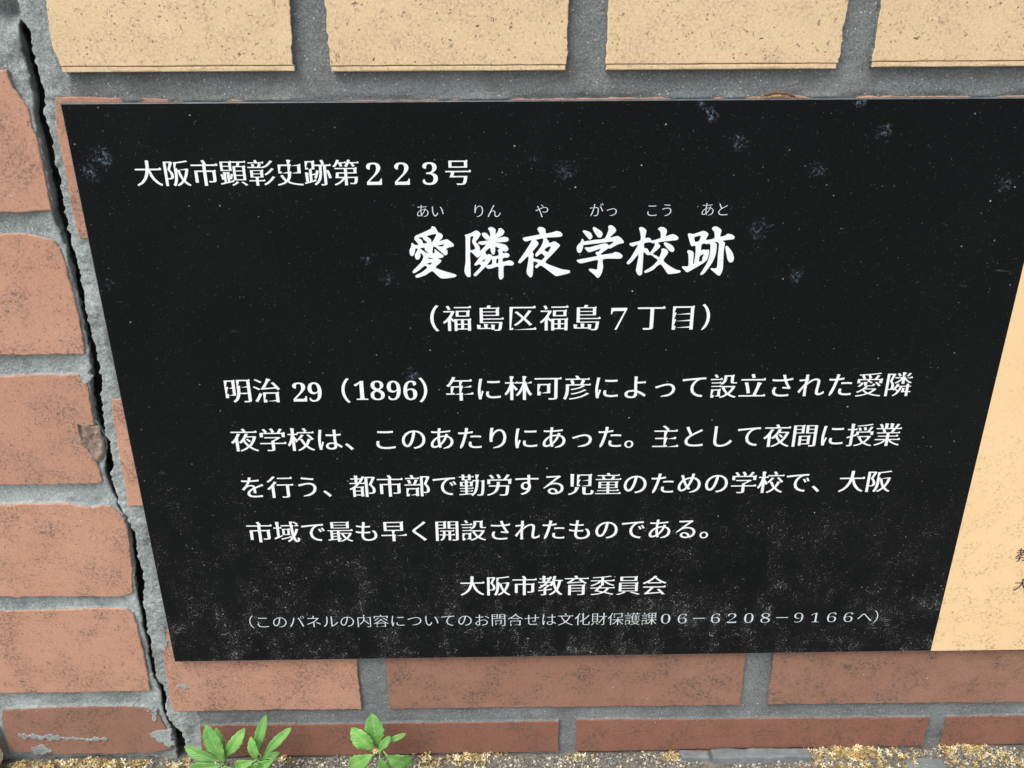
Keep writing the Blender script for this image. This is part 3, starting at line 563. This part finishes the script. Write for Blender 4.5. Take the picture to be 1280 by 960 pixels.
# the broken slope between the outer and the inner edge of the crack, then the deep side
yl = Ys[:, -1:]
W_ = (CDx-CLx)
cols = [(-.25, .25), (0.02, .9)]
Xq = [CLx+dx for dx, _ in cols]; Yq = [yl[:, 0]+dy for _, dy in cols]
for t in (.2, .4, .6, .8, 1.0):
    Xq.append(CLx+W_*t)
    Yq.append(yl[:, 0]+.9+np.minimum(W_, 5)*(1.1*t)+4.5*t+fbm(CLx+W_*t, zz, 6.5, 4, 77)*(2.2*min(1, t*2)))
    Xq[-1] = Xq[-1]*(410+Yq[-1])/(410+yl[:, 0])
ex = Xq[-1]; Xq += [ex-1.2, ex-6, ex-8]; Yq += [Yq[-1]+1.2, Yq[-1]+5, Yq[-1]+17]
Xq, Yq = np.array(Xq).T, np.array(Yq).T
X_, Y_ = np.concatenate([Xs, Xq], 1), np.concatenate([Ys, Yq], 1)
Z_ = np.repeat(zz[:, None], X_.shape[1], 1)
X_ = np.maximum(X_, XL)
sheet('mortar', X_, Y_, Z_, M_MORT_L, pillar)
# solid core behind the facing
mesh_obj('core', [(-150-60, 44, -14), (XR, 44, -14), (XR, 44, ZT), (-210, 44, ZT), (-210, 140, -14), (XR, 140, -14), (XR, 140, ZT), (-210, 140, ZT)],
         [(0, 1, 2, 3), (4, 7, 6, 5), (0, 3, 7, 4), (1, 5, 6, 2), (3, 2, 6, 7), (0, 4, 5, 1)], M_BACK, wall)
mesh_obj('core', [(XL, 38, -14), (-204, 38, -14), (-212, 38, ZT), (XL, 38, ZT), (XL, 140, -14), (-212, 140, -14), (-212, 140, ZT), (XL, 140, ZT)],
         [(0, 1, 2, 3), (4, 7, 6, 5), (0, 3, 7, 4), (1, 5, 6, 2), (3, 2, 6, 7), (0, 4, 5, 1)], M_BACK, pillar)

# the broken corner of the third brick
def chip():
    P = resample(B['CHIP'], 1.0)
    if area(P) < 0: P = P[::-1]
    c = P.mean(0); V = []; n = len(P); F = []
    for t in (1.04, .95, .8, .6, .4, .2):
        Q = c+(P-c)*t
        y = 4.5+2.6*(1-abs(t)**2)*.6+fbm(Q[:, 0], Q[:, 1], 3, 4, 301)*2.2+(1.5 if t > 1 else 0)
        y += np.clip((Q[:, 0]-(-212))/6, 0, 1)*1.5
        V += [(a, b, d) for (a, d), b in zip(Q, y)]
    V.append((c[0], 6.2, c[1]))
    for r in range(5):
        for i in range(n):
            k = (i+1) % n; F.append((r*n+i, r*n+k, (r+1)*n+k, (r+1)*n+i))
    for i in range(n): F.append((5*n+i, 5*n+(i+1) % n, 6*n))
    o = mesh_obj('broken_corner', V, F, M_CHIP, pillar, smooth=True)
    prop(o, 'rough buff core where the brick corner broke away')
chip()

# lime and mortar smears stuck on the bricks
for i, sm in enumerate(SMEAR):
    if i in (5, 6): continue
    par = wall if sm[0][0] > -206 and i in (4, 7) else pillar
    slab('mortar_smear', sm, 3.85, 2.0, M_MORT_L, par, seed=400+i*3, rough=1.3, step=.6, big=.2, round_=.35)

# =============================== the notice panel ===================================================
px0, pz0, px1, pz1 = PANEL
PX1 = 718.0
panel = empty('notice_panel', ((px0+PX1)/2, 3.9, pz0), 'black notice panel with white Japanese lettering and a cream right section, screwed to the brick wall', 'sign')
panel['label'] = 'black notice panel with white Japanese lettering and a cream section at its right end'
def plate(name, x0, x1, z0, z1, yf, yb, bev, mats, parent):
    rings = [(0, yb), (0, yf+bev), (bev*.3, yf+bev*.3), (bev, yf)]
    V = []; F = []; mi = []
    for ins, y in rings:
        V += [(x0+ins, y, z0+ins), (x1-ins, y, z0+ins), (x1-ins, y, z1-ins), (x0+ins, y, z1-ins)]
    for r in range(3):
        for i in range(4):
            k = (i+1) % 4; F.append((r*4+i, r*4+k, r*4+4+k, r*4+4+i)); mi.append(1)
    F.append((12, 13, 14, 15)); mi.append(0); F.append((3, 2, 1, 0)); mi.append(1)
    return mesh_obj(name, V, F, None, parent, mats=mats, midx=mi)
plate('plate', px0, PX1, pz0, pz1, 0.0, 3.9, .4, [M_PANEL, M_EDGE], panel)
o = plate('cream_section', px1, PX1-.6, pz0+.15, pz1-.6, -.12, .15, .02, [M_CREAMP, M_CREAMP], panel)

# ---- lettering: outlines of Blender's own built-in type, reshaped into a bold Ming-style serif
_gl = {}
def outlines(ch):
    """closed outlines (em units) of one character, fill direction kept"""
    if ch in _gl: return _gl[ch]
    fc = bpy.data.curves.new('glyph', 'FONT'); fc.body = ch; fc.size = 1.0; fc.resolution_u = 4
    fo = bpy.data.objects.new('glyph', fc); COL.objects.link(fo)
    bpy.context.view_layer.update()
    dg = bpy.context.evaluated_depsgraph_get()
    cu = fo.evaluated_get(dg).to_curve(dg)
    res = []
    for sp in cu.splines:
        pts = []
        if sp.type == 'BEZIER':
            bp = sp.bezier_points; n = len(bp)
            for i in range(n):
                a, b = bp[i], bp[(i+1) % n]
                p0, p1, p2, p3 = [np.array(v[:2]) for v in (a.co, a.handle_right, b.handle_left, b.co)]
                d = p3-p0; L_ = np.linalg.norm(d)
                if L_ < 1e-6: continue
                dev = max(abs(np.cross(d, p1-p0)), abs(np.cross(d, p2-p0)))/L_
                m_ = 1 if dev < .0015 else 4
                for k in range(m_):
                    t = k/m_; pts.append((1-t)**3*p0+3*(1-t)**2*t*p1+3*(1-t)*t*t*p2+t**3*p3)
        else:
            pts = [np.array(p.co[:2]) for p in sp.points]
        if len(pts) > 2:
            P = [pts[0]]
            for p in pts[1:]:
                if np.linalg.norm(p-P[-1]) > 1e-4: P.append(p)
            if np.linalg.norm(P[0]-P[-1]) < 1e-4: P.pop()
            res.append(np.array(P))
    fo.to_curve_clear() if hasattr(fo, 'to_curve_clear') else None
    bpy.data.objects.remove(fo); bpy.data.curves.remove(fc)
    _gl[ch] = res
    return res

def winding(p, cs):
    w = 0
    for c in cs:
        x, y = c[:, 0], c[:, 1]; x2, y2 = np.roll(x, -1), np.roll(y, -1)
        xi = (x2-x)*(p[1]-y)/(np.where(y2 == y, 1e-12, y2-y))+x
        hit = p[0] < xi
        w += int(np.sum(hit & (y <= p[1]) & (y2 > p[1])))-int(np.sum(hit & (y2 <= p[1]) & (y > p[1])))
    return w

def ming(ch, thick, thin, serif=True, bold_digit=False):
    """thicken upright strokes, thin level ones, add the little triangular serifs"""
    cs = outlines(ch)
    per = sum(np.sum(np.linalg.norm(np.roll(c, -1, 0)-c, axis=1)) for c in cs)
    kanji = ord(ch) >= 0x4e00 and ord(ch) < 0xa000
    k = thick
    if kanji: k = thick*float(np.clip(1.6-.068*per, .4, 1))
    out = []
    # fill orientation
    for c in cs:
        e = np.roll(c, -1, 0)-c; mid = c+e/2; L_ = np.linalg.norm(e, axis=1)
        i = int(np.argmax(L_)); nn = np.array([e[i, 1], -e[i, 0]])/L_[i]
        sgn = -1 if winding(mid[i]+nn*.003, cs) != 0 else 1          # nn*sgn points out of the ink
        N = np.stack([e[:, 1], -e[:, 0]], -1)/(L_[:, None]+1e-9)*sgn
        Np = np.roll(N, 1, 0)
        dx = np.where(np.abs(N[:, 0]) > np.abs(Np[:, 0]), N[:, 0], Np[:, 0])
        dy = np.where(np.abs(N[:, 1]) > np.abs(Np[:, 1]), N[:, 1], Np[:, 1])
        # the short ends of strokes keep their length
        D_ = c+np.stack([dx*k, dy*thin], -1)
        n = len(c); skip = {}
        if serif and sgn*1:
            for i in range(n):
                j = (i+1) % n; h = (i-1) % n; g = (i+2) % n
                if not (.035 < L_[i] < .12): continue
                if L_[h] < .09 or L_[j] < .09: continue
                eh, ei, ej = e[h]/L_[h], e[i]/L_[i], e[j]/L_[j]
                if np.dot(eh, ej) > -.93: continue
                if abs(np.dot(eh, ei)) > .45: continue
                nrm = N[i]
                if np.dot(nrm, eh) < .5: continue                  # convex end only
                ends = (i, j)
                if nrm[0] > .93 and kanji:                                   # right end of a level stroke
                    ti, bi = (i, j) if D_[i][1] > D_[j][1] else (j, i)
                    T_, B_ = D_[ti], D_[bi]; ln = min(L_[h], L_[j])
                    sz = .85 if ln > .3 else .6
                    seq = [(T_[0]-.10*sz, T_[1]), (T_[0]-.035*sz, T_[1]+.052*sz), (T_[0]+.012, T_[1]+.004*sz)]
                    skip[ti] = seq if ti == j else seq[::-1]
                    if ti == i: skip[ti] = seq
                    if ti == j: skip[ti] = seq[::-1]
                    skip[ti] = ('order', seq); skip.setdefault(bi, ('order', [(B_[0]+.004, B_[1])]))
                elif nrm[1] > .93 and kanji:                                 # head of an upright stroke
                    li, ri_ = (i, j) if D_[i][0] < D_[j][0] else (j, i)
                    A_, C_ = D_[li], D_[ri_]
                    skip[li] = ('order', [(A_[0]-.018, A_[1]+.012)])
                    skip[ri_] = ('order', [(C_[0]-.01, C_[1]+.004), (C_[0]+.022, C_[1]-.022), (C_[0], C_[1]-.05)])
                elif nrm[1] < -.3 and nrm[0] < -.2:                # foot of a left-falling stroke: a point
                    a_, b_ = D_[i], D_[j]; m_ = (a_+b_)/2+nrm*.008
                    skip[i] = ('order', [tuple(m_+(a_-m_)*.35)]); skip[j] = ('order', [tuple(m_+(b_-m_)*.35)])
                elif nrm[1] > .3 and nrm[0] < -.3 and kanji:       # head of a dot
                    a_, b_ = D_[i], D_[j]; m_ = (a_+b_)/2
                    skip[i] = ('order', [tuple(m_+(a_-m_)*.6)]); skip[j] = ('order', [tuple(m_+(b_-m_)*.6)])
        if serif and kanji:
            for i in range(n):                                     # shoulder of a box corner
                if i in skip: continue
                h = (i-1) % n
                if L_[i] < .14 or L_[h] < .14: continue
                N0, N1 = N[h], N[i]
                if (N0[1] > .95 and N1[0] > .95) or (N1[1] > .95 and N0[0] > .95):
                    q_ = D_[i]
                    skip[i] = ('order', [(q_[0]-.06, q_[1]), (q_[0]-.012, q_[1]+.03), (q_[0]+.02, q_[1]-.012), (q_[0], q_[1]-.05)])
        pts = []
        for i in range(n):
            if i in skip:
                seq = [np.array(s_) for s_ in skip[i][1]]
                prev = c[(i-1) % n]
                if len(seq) > 1 and np.linalg.norm(seq[0]-prev) > np.linalg.norm(seq[-1]-prev): seq = seq[::-1]
                pts += seq
            else: pts.append(D_[i])
        out.append(np.array(pts))
    return out

def tri_fill(cs, oriented=True):
    """triangles covering the ink of one character; strokes may overlap"""
    A = np.concatenate(cs); E_ = []; o_ = 0
    for c in cs:
        n = len(c); E_ += [(o_+k, o_+(k+1) % n) for k in range(n)]; o_ += n
    v, e, f, *_ = mgeo.delaunay_2d_cdt([Vector(p) for p in A.tolist()], E_, [], 0, 1e-6, False)
    v = np.array([tuple(p) for p in v]); sgn = 1
    if oriented: sgn = np.sign(area(max(cs, key=lambda c: abs(area(c)))))
    keep = []
    for t in f:
        w = winding(v[list(t)].mean(0), cs)
        if (w*sgn > 0) if oriented else (w % 2): keep.append(tuple(t))
    return v, keep

def print_mesh(name, parts, y, mat, parent):
    """flat print lying on the panel face; parts = [(vertices in mm, faces)]"""
    V = []; F = []
    for v, f in parts:
        o_ = len(V); V += [(a, y, b) for a, b in v]; F += [tuple(o_+k for k in t) for t in f]
    return mesh_obj(name, V, F, mat, parent)

ref = outlines('国'); rp = np.concatenate(ref); CY = (rp[:, 1].min()+rp[:, 1].max())/2
_mg = {}
def glyph(ch, th, tn, serif):
    key = (ch, th, tn, serif)
    if key not in _mg: _mg[key] = tri_fill(ming(ch, th, tn, serif))
    return _mg[key]
HALF = '0123456789'
def put(text, x0, z0, x1, z1, cls):
    cs = []; n = len(text); pitch = (x1-x0)/n
    for i, ch in enumerate(text):
        t = (i+.5)/n; cx_ = x0+(x1-x0)*t; cz_ = z0+(z1-z0)*t
        if cls == 'b': em, th, tn = min(pitch*1.0, 15.0)*1.0, .0175, -.0115
        elif cls == 's': em, th, tn = pitch*1.0, -.008, -.016
        elif cls == 'k': em, th, tn = pitch, .012, -.004
        elif cls == 'p': em, th, tn = 15.0, .016, -.006
        else: em, th, tn = 15.2, .0, -.002
        if ord(ch) < 0x4e00 and cls == 'b': th, tn = .011, -.004
        digit = None
        if ch in HALF: digit = int(ch)
        elif 0xFF10 <= ord(ch) <= 0xFF19: digit = ord(ch)-0xFF10
        if digit is not None:                       # upright serif figures
            ch = chr(0x1D7CE+digit)
            th, tn = {'d': (-.006, -.004), 'b': (-.012, -.005), 's': (-.036, -.016)}[cls]
        elif ch == '－': th, tn = 0, -.012
        A, tris = glyph(ch, th, tn, cls != 'p' and digit is None); gx = .5; cy = CY
        if digit is not None: gx = (A[:, 0].min()+A[:, 0].max())/2; cy = (A[:, 1].min()+A[:, 1].max())/2+(.02 if cls == 'b' else 0)
        fx, fz = {'d': (1, 1), 'b': (1.18, 1.1), 's': (1.32, 1.0)}[cls] if digit is not None else (1, 1)
        cs.append((np.stack([(A[:, 0]-gx)*em*fx+cx_, (A[:, 1]-cy)*em*fz+cz_], -1), tris))
    return cs
mats_ = {'b': M_WHITE, 'p': M_WHITE, 'd': M_WHITE, 's': M_THIN, 'k': M_INK}
groups = [[0], [1], [2], [3], [4], [5], [6], [7], [8, 9, 10, 11, 12, 13], [14], [15], [16], [17], [18], [19], [20]]
for gi in groups:
    cs = []
    for i in gi: cs += put(*LINES[i])
    k = LINES[gi[0]][-1]
    print_mesh('text_line' if gi[0] not in range(1, 7) else 'reading_gloss', cs, -.06 if k != 'k' else -.2, mats_[k], panel)

def smooth_closed(c, sub=4):
    P = np.array(c, float); n = len(P); out = []
    for i in range(n):
        p0, p1, p2, p3 = P[i-1], P[i], P[(i+1) % n], P[(i+2) % n]
        for k in range(sub):
            t = k/sub
            # tightened Catmull-Rom so brush corners stay crisp
            m1, m2 = (p2-p0)*.36, (p3-p1)*.36
            L_ = np.linalg.norm(p2-p1)
            for m_ in (m1, m2):
                l_ = np.linalg.norm(m_)
                if l_ > L_: m_ *= L_/l_
            out.append((2*t**3-3*t*t+1)*p1+(t**3-2*t*t+t)*m1+(-2*t**3+3*t*t)*p2+(t**3-t*t)*m2)
    return np.array(out)
ttl = []
for g in TITLE: ttl.append(tri_fill([smooth_closed(c) for c in g], False))
print_mesh('title_line', ttl, -.06, M_WHITE, panel)

# dry curled husk lodged on the panel's top edge
def tube(pts, rad, seg=6):
    pts = [Vector(p) for p in pts]; V = []; F = []; n = len(pts)
    for i, p in enumerate(pts):
        d = (pts[min(i+1, n-1)]-pts[max(i-1, 0)]).normalized()
        a = d.cross(Vector((0, 0, 1)))
        if a.length < .1: a = d.cross(Vector((0, 1, 0)))
        a.normalize(); b = d.cross(a); r = rad[i] if isinstance(rad, (list, tuple)) else rad
        for k in range(seg):
            t = 2*math.pi*k/seg; V.append(tuple(p+a*math.cos(t)*r+b*math.sin(t)*r))
    for i in range(n-1):
        for k in range(seg):
            j = (k+1) % seg; F.append((i*seg+k, i*seg+j, (i+1)*seg+j, (i+1)*seg+k))
    F.append(tuple(range(seg))[::-1]); F.append(tuple(range((n-1)*seg, n*seg)))
    return V, F
husk = empty('dry_husk', (129, 1.5, 403.8), 'small curled brown husk caught on the top edge of the notice panel', 'debris')
V, F = tube([(120.5, 1.6, 404.4), (123, 1.4, 405.6), (127, 1.2, 406.5), (131, 1.3, 406.2), (134.5, 1.6, 405.0), (136.5, 1.6, 404.3)], [.25, .5, .55, .5, .6, .35])
mesh_obj('shell', V, F, M_HUSK, husk, smooth=True)
V, F = tube([(123, 1.8, 404.3), (126, 1.8, 404.9), (129, 1.7, 405.0), (131.5, 1.8, 404.4)], [.3, .7, .75, .3])
mesh_obj('straw', V, F, M_DRY, husk, smooth=True)

# =============================== stones at the foot of the wall ====================================
def stone(name, x0, x1, y0, y1, z0, z1, seed, label, mat=None):
    poly = resample([(x0, y0), (x1, y0), (x1, y1), (x0, y1)], 3)
    if area(poly) < 0: poly = poly[::-1]
    N = normals(poly); poly = poly+N*(fbm(poly[:, 0], poly[:, 1], 9, 3, seed)*1.5)[:, None]
    V = []; n = len(poly); F = []
    for ins, z in ((-.5, z0), (0, z1-.9), (.35, z1-.25), (1.1, z1)):
        Q = poly-N*ins; V += [(a, b, z+.25*math.sin(a*.3+seed)) for a, b in Q]
    for r in range(3):
        for i in range(n):
            k = (i+1) % n; F.append((r*n+i, r*n+k, (r+1)*n+k, (r+1)*n+i))
    F.append(tuple(range(3*n, 4*n)))
    F.append(tuple(range(n))[::-1])
    o = mesh_obj(name, V, F, mat or M_STONE)
    prop(o, label, 'stone')
stone('stone_chip', 133.5, 196, -4.6, 2.6, -4, 2.6, 3, 'flat grey stone slab lying in the soil against the wall, largest of the stones')
stone('stone_chip', 113, 131, -3.6, 2.2, -5, 2.0, 5, 'narrow dark stone left of the large grey slab under the wall')
stone('stone_chip', 256, 281, -28, -4.5, -5, -.2, 8, 'small grey stone in the soil below the lower right vertical joint')
def boulder(name, c, r, seed, mat, label, cat='stone'):
    bm = bmesh.new(); bmesh.ops.create_icosphere(bm, subdivisions=3, radius=1)
    V = []
    for v in bm.verts:
        k = 1+.38*mnoise.noise(v.co*1.6+Vector((seed, 0, 0)))+.12*mnoise.noise(v.co*5+Vector((seed, 3, 0)))
        V.append((c[0]+v.co.x*r[0]*k, c[1]+v.co.y*r[1]*k, c[2]+v.co.z*r[2]*k))
    F = [tuple(v.index for v in f.verts) for f in bm.faces]; bm.free()
    return prop(mesh_obj(name, V, F, mat), label, cat)
boulder('rubble_stone', (-334, -3, 12), (14, 6, 17), 4, M_GRIT, 'rough pale stone at the left foot of the pillar')

# =============================== grit and fallen blossoms ==========================================
def gh(x, y): return float(np.clip((y+75)/60, 0, 1)*(fbm(np.array([x]), np.array([y]), 22, 4, 3)[0]*3.2-.6)-1.2)
def ghv(x, y): return np.clip((y+75)/60, 0, 1)*(fbm(x, y, 22, 4, 3)*3.2-.6)-1.2
def scatter(name, n, tmpl, size, mats, midw, seed, ymin, clump, label, cat, lift=0.3, flat=.7):
    r = np.random.default_rng(seed)
    x = r.uniform(-430, 430, n*5); y = 3.8-r.exponential(11, n*5)
    d = fbm(x, y, 30, 3, seed)+.5*fbm(x, y, 6, 2, seed+4)
    keep = (y > ymin) & (d+clump(x) > r.uniform(-.25, .45, n*5))
    # nothing lies inside the slabs
    x, y = x[keep][:n], y[keep][:n]; n = len(x)
    z = ghv(x, y)+lift*r.random(n)
    TV, TF = tmpl
    TV = np.array(TV); nv = len(TV)
    sz = r.uniform(*size, n)*np.where(r.random(n) < .12, 1.5, 1)
    ang = r.uniform(0, 2*np.pi, n); tl = r.normal(0, .5, n); tl2 = r.normal(0, .5, n)
    V = np.empty((n, nv, 3))
    ca, sa = np.cos(ang), np.sin(ang)
    for k in range(nv):
        a, b, c = TV[k]*1.0
        a_ = a*sz*r.uniform(.75, 1.25, n); b_ = b*sz*r.uniform(.75, 1.25, n); c_ = c*sz*flat
        b2 = b_*np.cos(tl)-c_*np.sin(tl); c2 = b_*np.sin(tl)+c_*np.cos(tl)
        a2 = a_*np.cos(tl2)-c2*np.sin(tl2); c3 = a_*np.sin(tl2)+c2*np.cos(tl2)
        V[:, k, 0] = x+a2*ca-b2*sa; V[:, k, 1] = y+a2*sa+b2*ca; V[:, k, 2] = z+c3+sz*.3*flat
    V[:, :, 1] = np.minimum(V[:, :, 1], 5.5)
    F = []; mi = []
    pick = r.choice(len(mats), n, p=midw)
    for i in range(n):
        o_ = i*nv
        for f in TF: F.append(tuple(o_+j for j in f)); mi.append(int(pick[i]))
    o = mesh_obj(name, V.reshape(-1, 3), F, None, mats=mats, midx=mi)
    return prop(o, label, cat, kind='stuff')
octa = ([(1, 0, 0), (0, 1, 0), (-1, 0, 0), (0, -1, 0), (.2, .1, 1), (-.1, 0, -1)], [(0, 1, 4), (1, 2, 4), (2, 3, 4), (3, 0, 4), (1, 0, 5), (2, 1, 5), (3, 2, 5), (0, 3, 5)])
# dried floret: four cupped petals
fv = [(0, 0, 0)]; ff = []
for k in range(4):
    a = k*math.pi/2
    for da, r_, h_ in ((-.42, .62, .25), (0, 1.0, .62), (.42, .62, .25)):
        fv.append((math.cos(a+da)*r_, math.sin(a+da)*r_, h_))
    b_ = 1+k*3; ff.append((0, b_, b_+1, b_+2))
M_GRAV = [M_GRIT, M_GRITD, M_STONE, M_PALE]
scatter('grit', 14000, octa, (.25, .95), M_GRAV, [.36, .44, .16, .04], 5, -120, lambda x: 0*x+.1, 'loose pale and dark grit over the soil at the foot of the wall', 'gravel')
def bl_clump(x):
    t = -.42+0*x
    for c, w, a in ((-270, 26, .62), (-235, 16, .45), (-20, 22, .30), (50, 14, .3), (225, 24, .6), (300, 30, .55), (110, 9, .4), (-300, 12, .4), (-165, 12, .25)):
        t = t+a*np.exp(-((x-c)/w)**2)
    return t
scatter('fallen_blossoms', 2600, (fv, ff), (.7, 2.0), [M_GOLD, M_PALE, M_DRY, M_ORANGE], [.42, .3, .26, .02], 9, -110, bl_clump, 'dried golden blossoms drifted along the foot of the wall', 'fallen flowers', lift=2.2, flat=.8)

# =============================== weeds =============================================================
def leaf(base, tip, width, yoff, fold, par, seed, curl=.12, name='leaf'):
    """obovate toothed blade from base to tip (x, z in mm) lying at yoff in front of the wall"""
    rr = random.Random(seed)
    b = Vector((base[0], -yoff_base(yoff), base[1])); t = Vector((tip[0], yoff, tip[1]))
    b = Vector((base[0], yoff-2.0, base[1]))
    ax = t-b; L_ = ax.length; ax.normalize()
    view = Vector((0, -1, .45)).normalized()                  # the blades lean open towards the light
    side = ax.cross(view).normalized(); nor = side.cross(ax).normalized()
    nr, nc = 22, 9; V = []; F = []; uv = []
    for i in range(nr+1):
        u = i/nr
        w = width*.5*(math.sin(math.pi*min(1, u**1.25)))**.72
        w = max(w, width*.06*(1-u) if u < .4 else 0)
        w *= 1+.07*math.sin(u*40+seed)*(1 if u > .3 else .3)
        cen = b+ax*(L_*u)+nor*(curl*L_*math.sin(math.pi*u)*.8-.10*L_*u*u)+side*(math.sin(u*3+seed)*.03*L_)
        for j in range(nc):
            s_ = (j/(nc-1))*2-1
            rip = .035*width*math.sin(u*17+s_*2+seed)*abs(s_)
            p = cen+side*(w*s_)+nor*(abs(s_)*w*fold+rip-.03*width*(1-abs(s_))**3*0)
            V.append(tuple(p)); uv.append(((s_+1)/2, u))
    for i in range(nr):
        for j in range(nc-1):
            a = i*nc+j; F.append((a, a+1, a+nc+1, a+nc))
    nv_ = len(V)
    o = mesh_obj(name, V, F, M_LEAF, par, smooth=True)
    me_ = o.data; ul = me_.uv_layers.new(name='UVMap')
    for lp in me_.loops: ul.data[lp.index].uv = uv[lp.vertex_index]
    md = o.modifiers.new('thickness', 'SOLIDIFY'); md.thickness = .00025
    return o
def yoff_base(v): return -v
weeds = {'a': ('young green weed with broad leaves, nearest the crack at the foot of the wall', -170, -18),
         'b': ('young green weed with narrow upright leaves, just right of the one nearest the crack', -148, -18),
         'c': ('green weed with an orange and white floret, right of the pair beside the crack', -78, -17)}
for k, (lab, x_, y_) in weeds.items():
    lv = LEAVES[k]
    bx = sum(l[1] for l in lv)/len(lv); bz = min(l[2] for l in lv)
    w_ = empty('weed', (bx, y_, -1.5), lab, 'weed', 'weeds sprouting at the foot of the wall')
    V, F = tube([(bx, y_, -3), (bx+.5, y_-.5, bz*.4), (bx, y_, bz-1), (bx+.3, y_+.5, bz+2.5)], [1.0, .9, .8, .5], 8)
    mesh_obj('stem', V, F, M_STEM, w_, smooth=True)
    for i, l in enumerate(lv):
        o_, b0, b1, t0, t1, wd = l; wd *= 1.3
        # petiole from the stem to the blade
        V, F = tube([(bx, y_, bz-.5), ((bx+b0)/2, (y_+o_)/2, (bz+b1)/2+.2), (b0, o_-2, b1), (b0+(t0-b0)*.18, o_-1.7, b1+(t1-b1)*.18)], [.6, .5, .45, .2], 6)
        mesh_obj('stalk', V, F, M_STEM, w_, smooth=True)
        leaf((b0, b1), (t0, t1), wd, o_, (.22, .3, .15)[i % 3], w_, i*3+ord(k), curl=(.06, .12, .02, .09)[i % 4])
    rr_ = random.Random(ord(k))
    for i in range(5):                                          # small young leaves low on the stem
        a_ = (i+.5)/5*math.pi*2+rr_.uniform(-.4, .4); ln = rr_.uniform(6, 10)
        leaf((bx+math.cos(a_)*1.5, bz*.6), (bx+math.cos(a_)*ln, bz*.6+abs(math.sin(a_))*4-1.5), ln*.5, y_-3+math.sin(a_)*4, .25, w_, 60+i+ord(k), curl=.15)
    if k in 'bc':
        c = (BUD[0], -24.0, BUD[1]) if k == 'c' else (-136, -22, 2.5)
        V = []; F = []
        for q_ in range(6):
            a = q_*math.pi/3; u_ = Vector((math.cos(a), 0, math.sin(a))); s_ = Vector((-math.sin(a), 0, math.cos(a)))
            cc = Vector(c); i0 = len(V)
            for p in (cc, cc+u_*1.3+s_*.55+Vector((0, -.8, 0)), cc+u_*2.3+Vector((0, -1.3, 0)), cc+u_*1.3-s_*.55+Vector((0, -.8, 0))): V.append(tuple(p))
            F.append((i0, i0+1, i0+2, i0+3))
        mesh_obj('floret', V, F, M_PALE, w_)
        if k == 'c':
            V, F = tube([(c[0], c[1]+.5, c[2]-.4), (c[0], c[1]-1.0, c[2]+.2), (c[0]+.3, c[1]-1.8, c[2]+.6)], [.9, .8, .3], 8)
            mesh_obj('floret_heart', V, F, M_ORANGE, w_, smooth=True)
print('objects', len(bpy.data.objects))
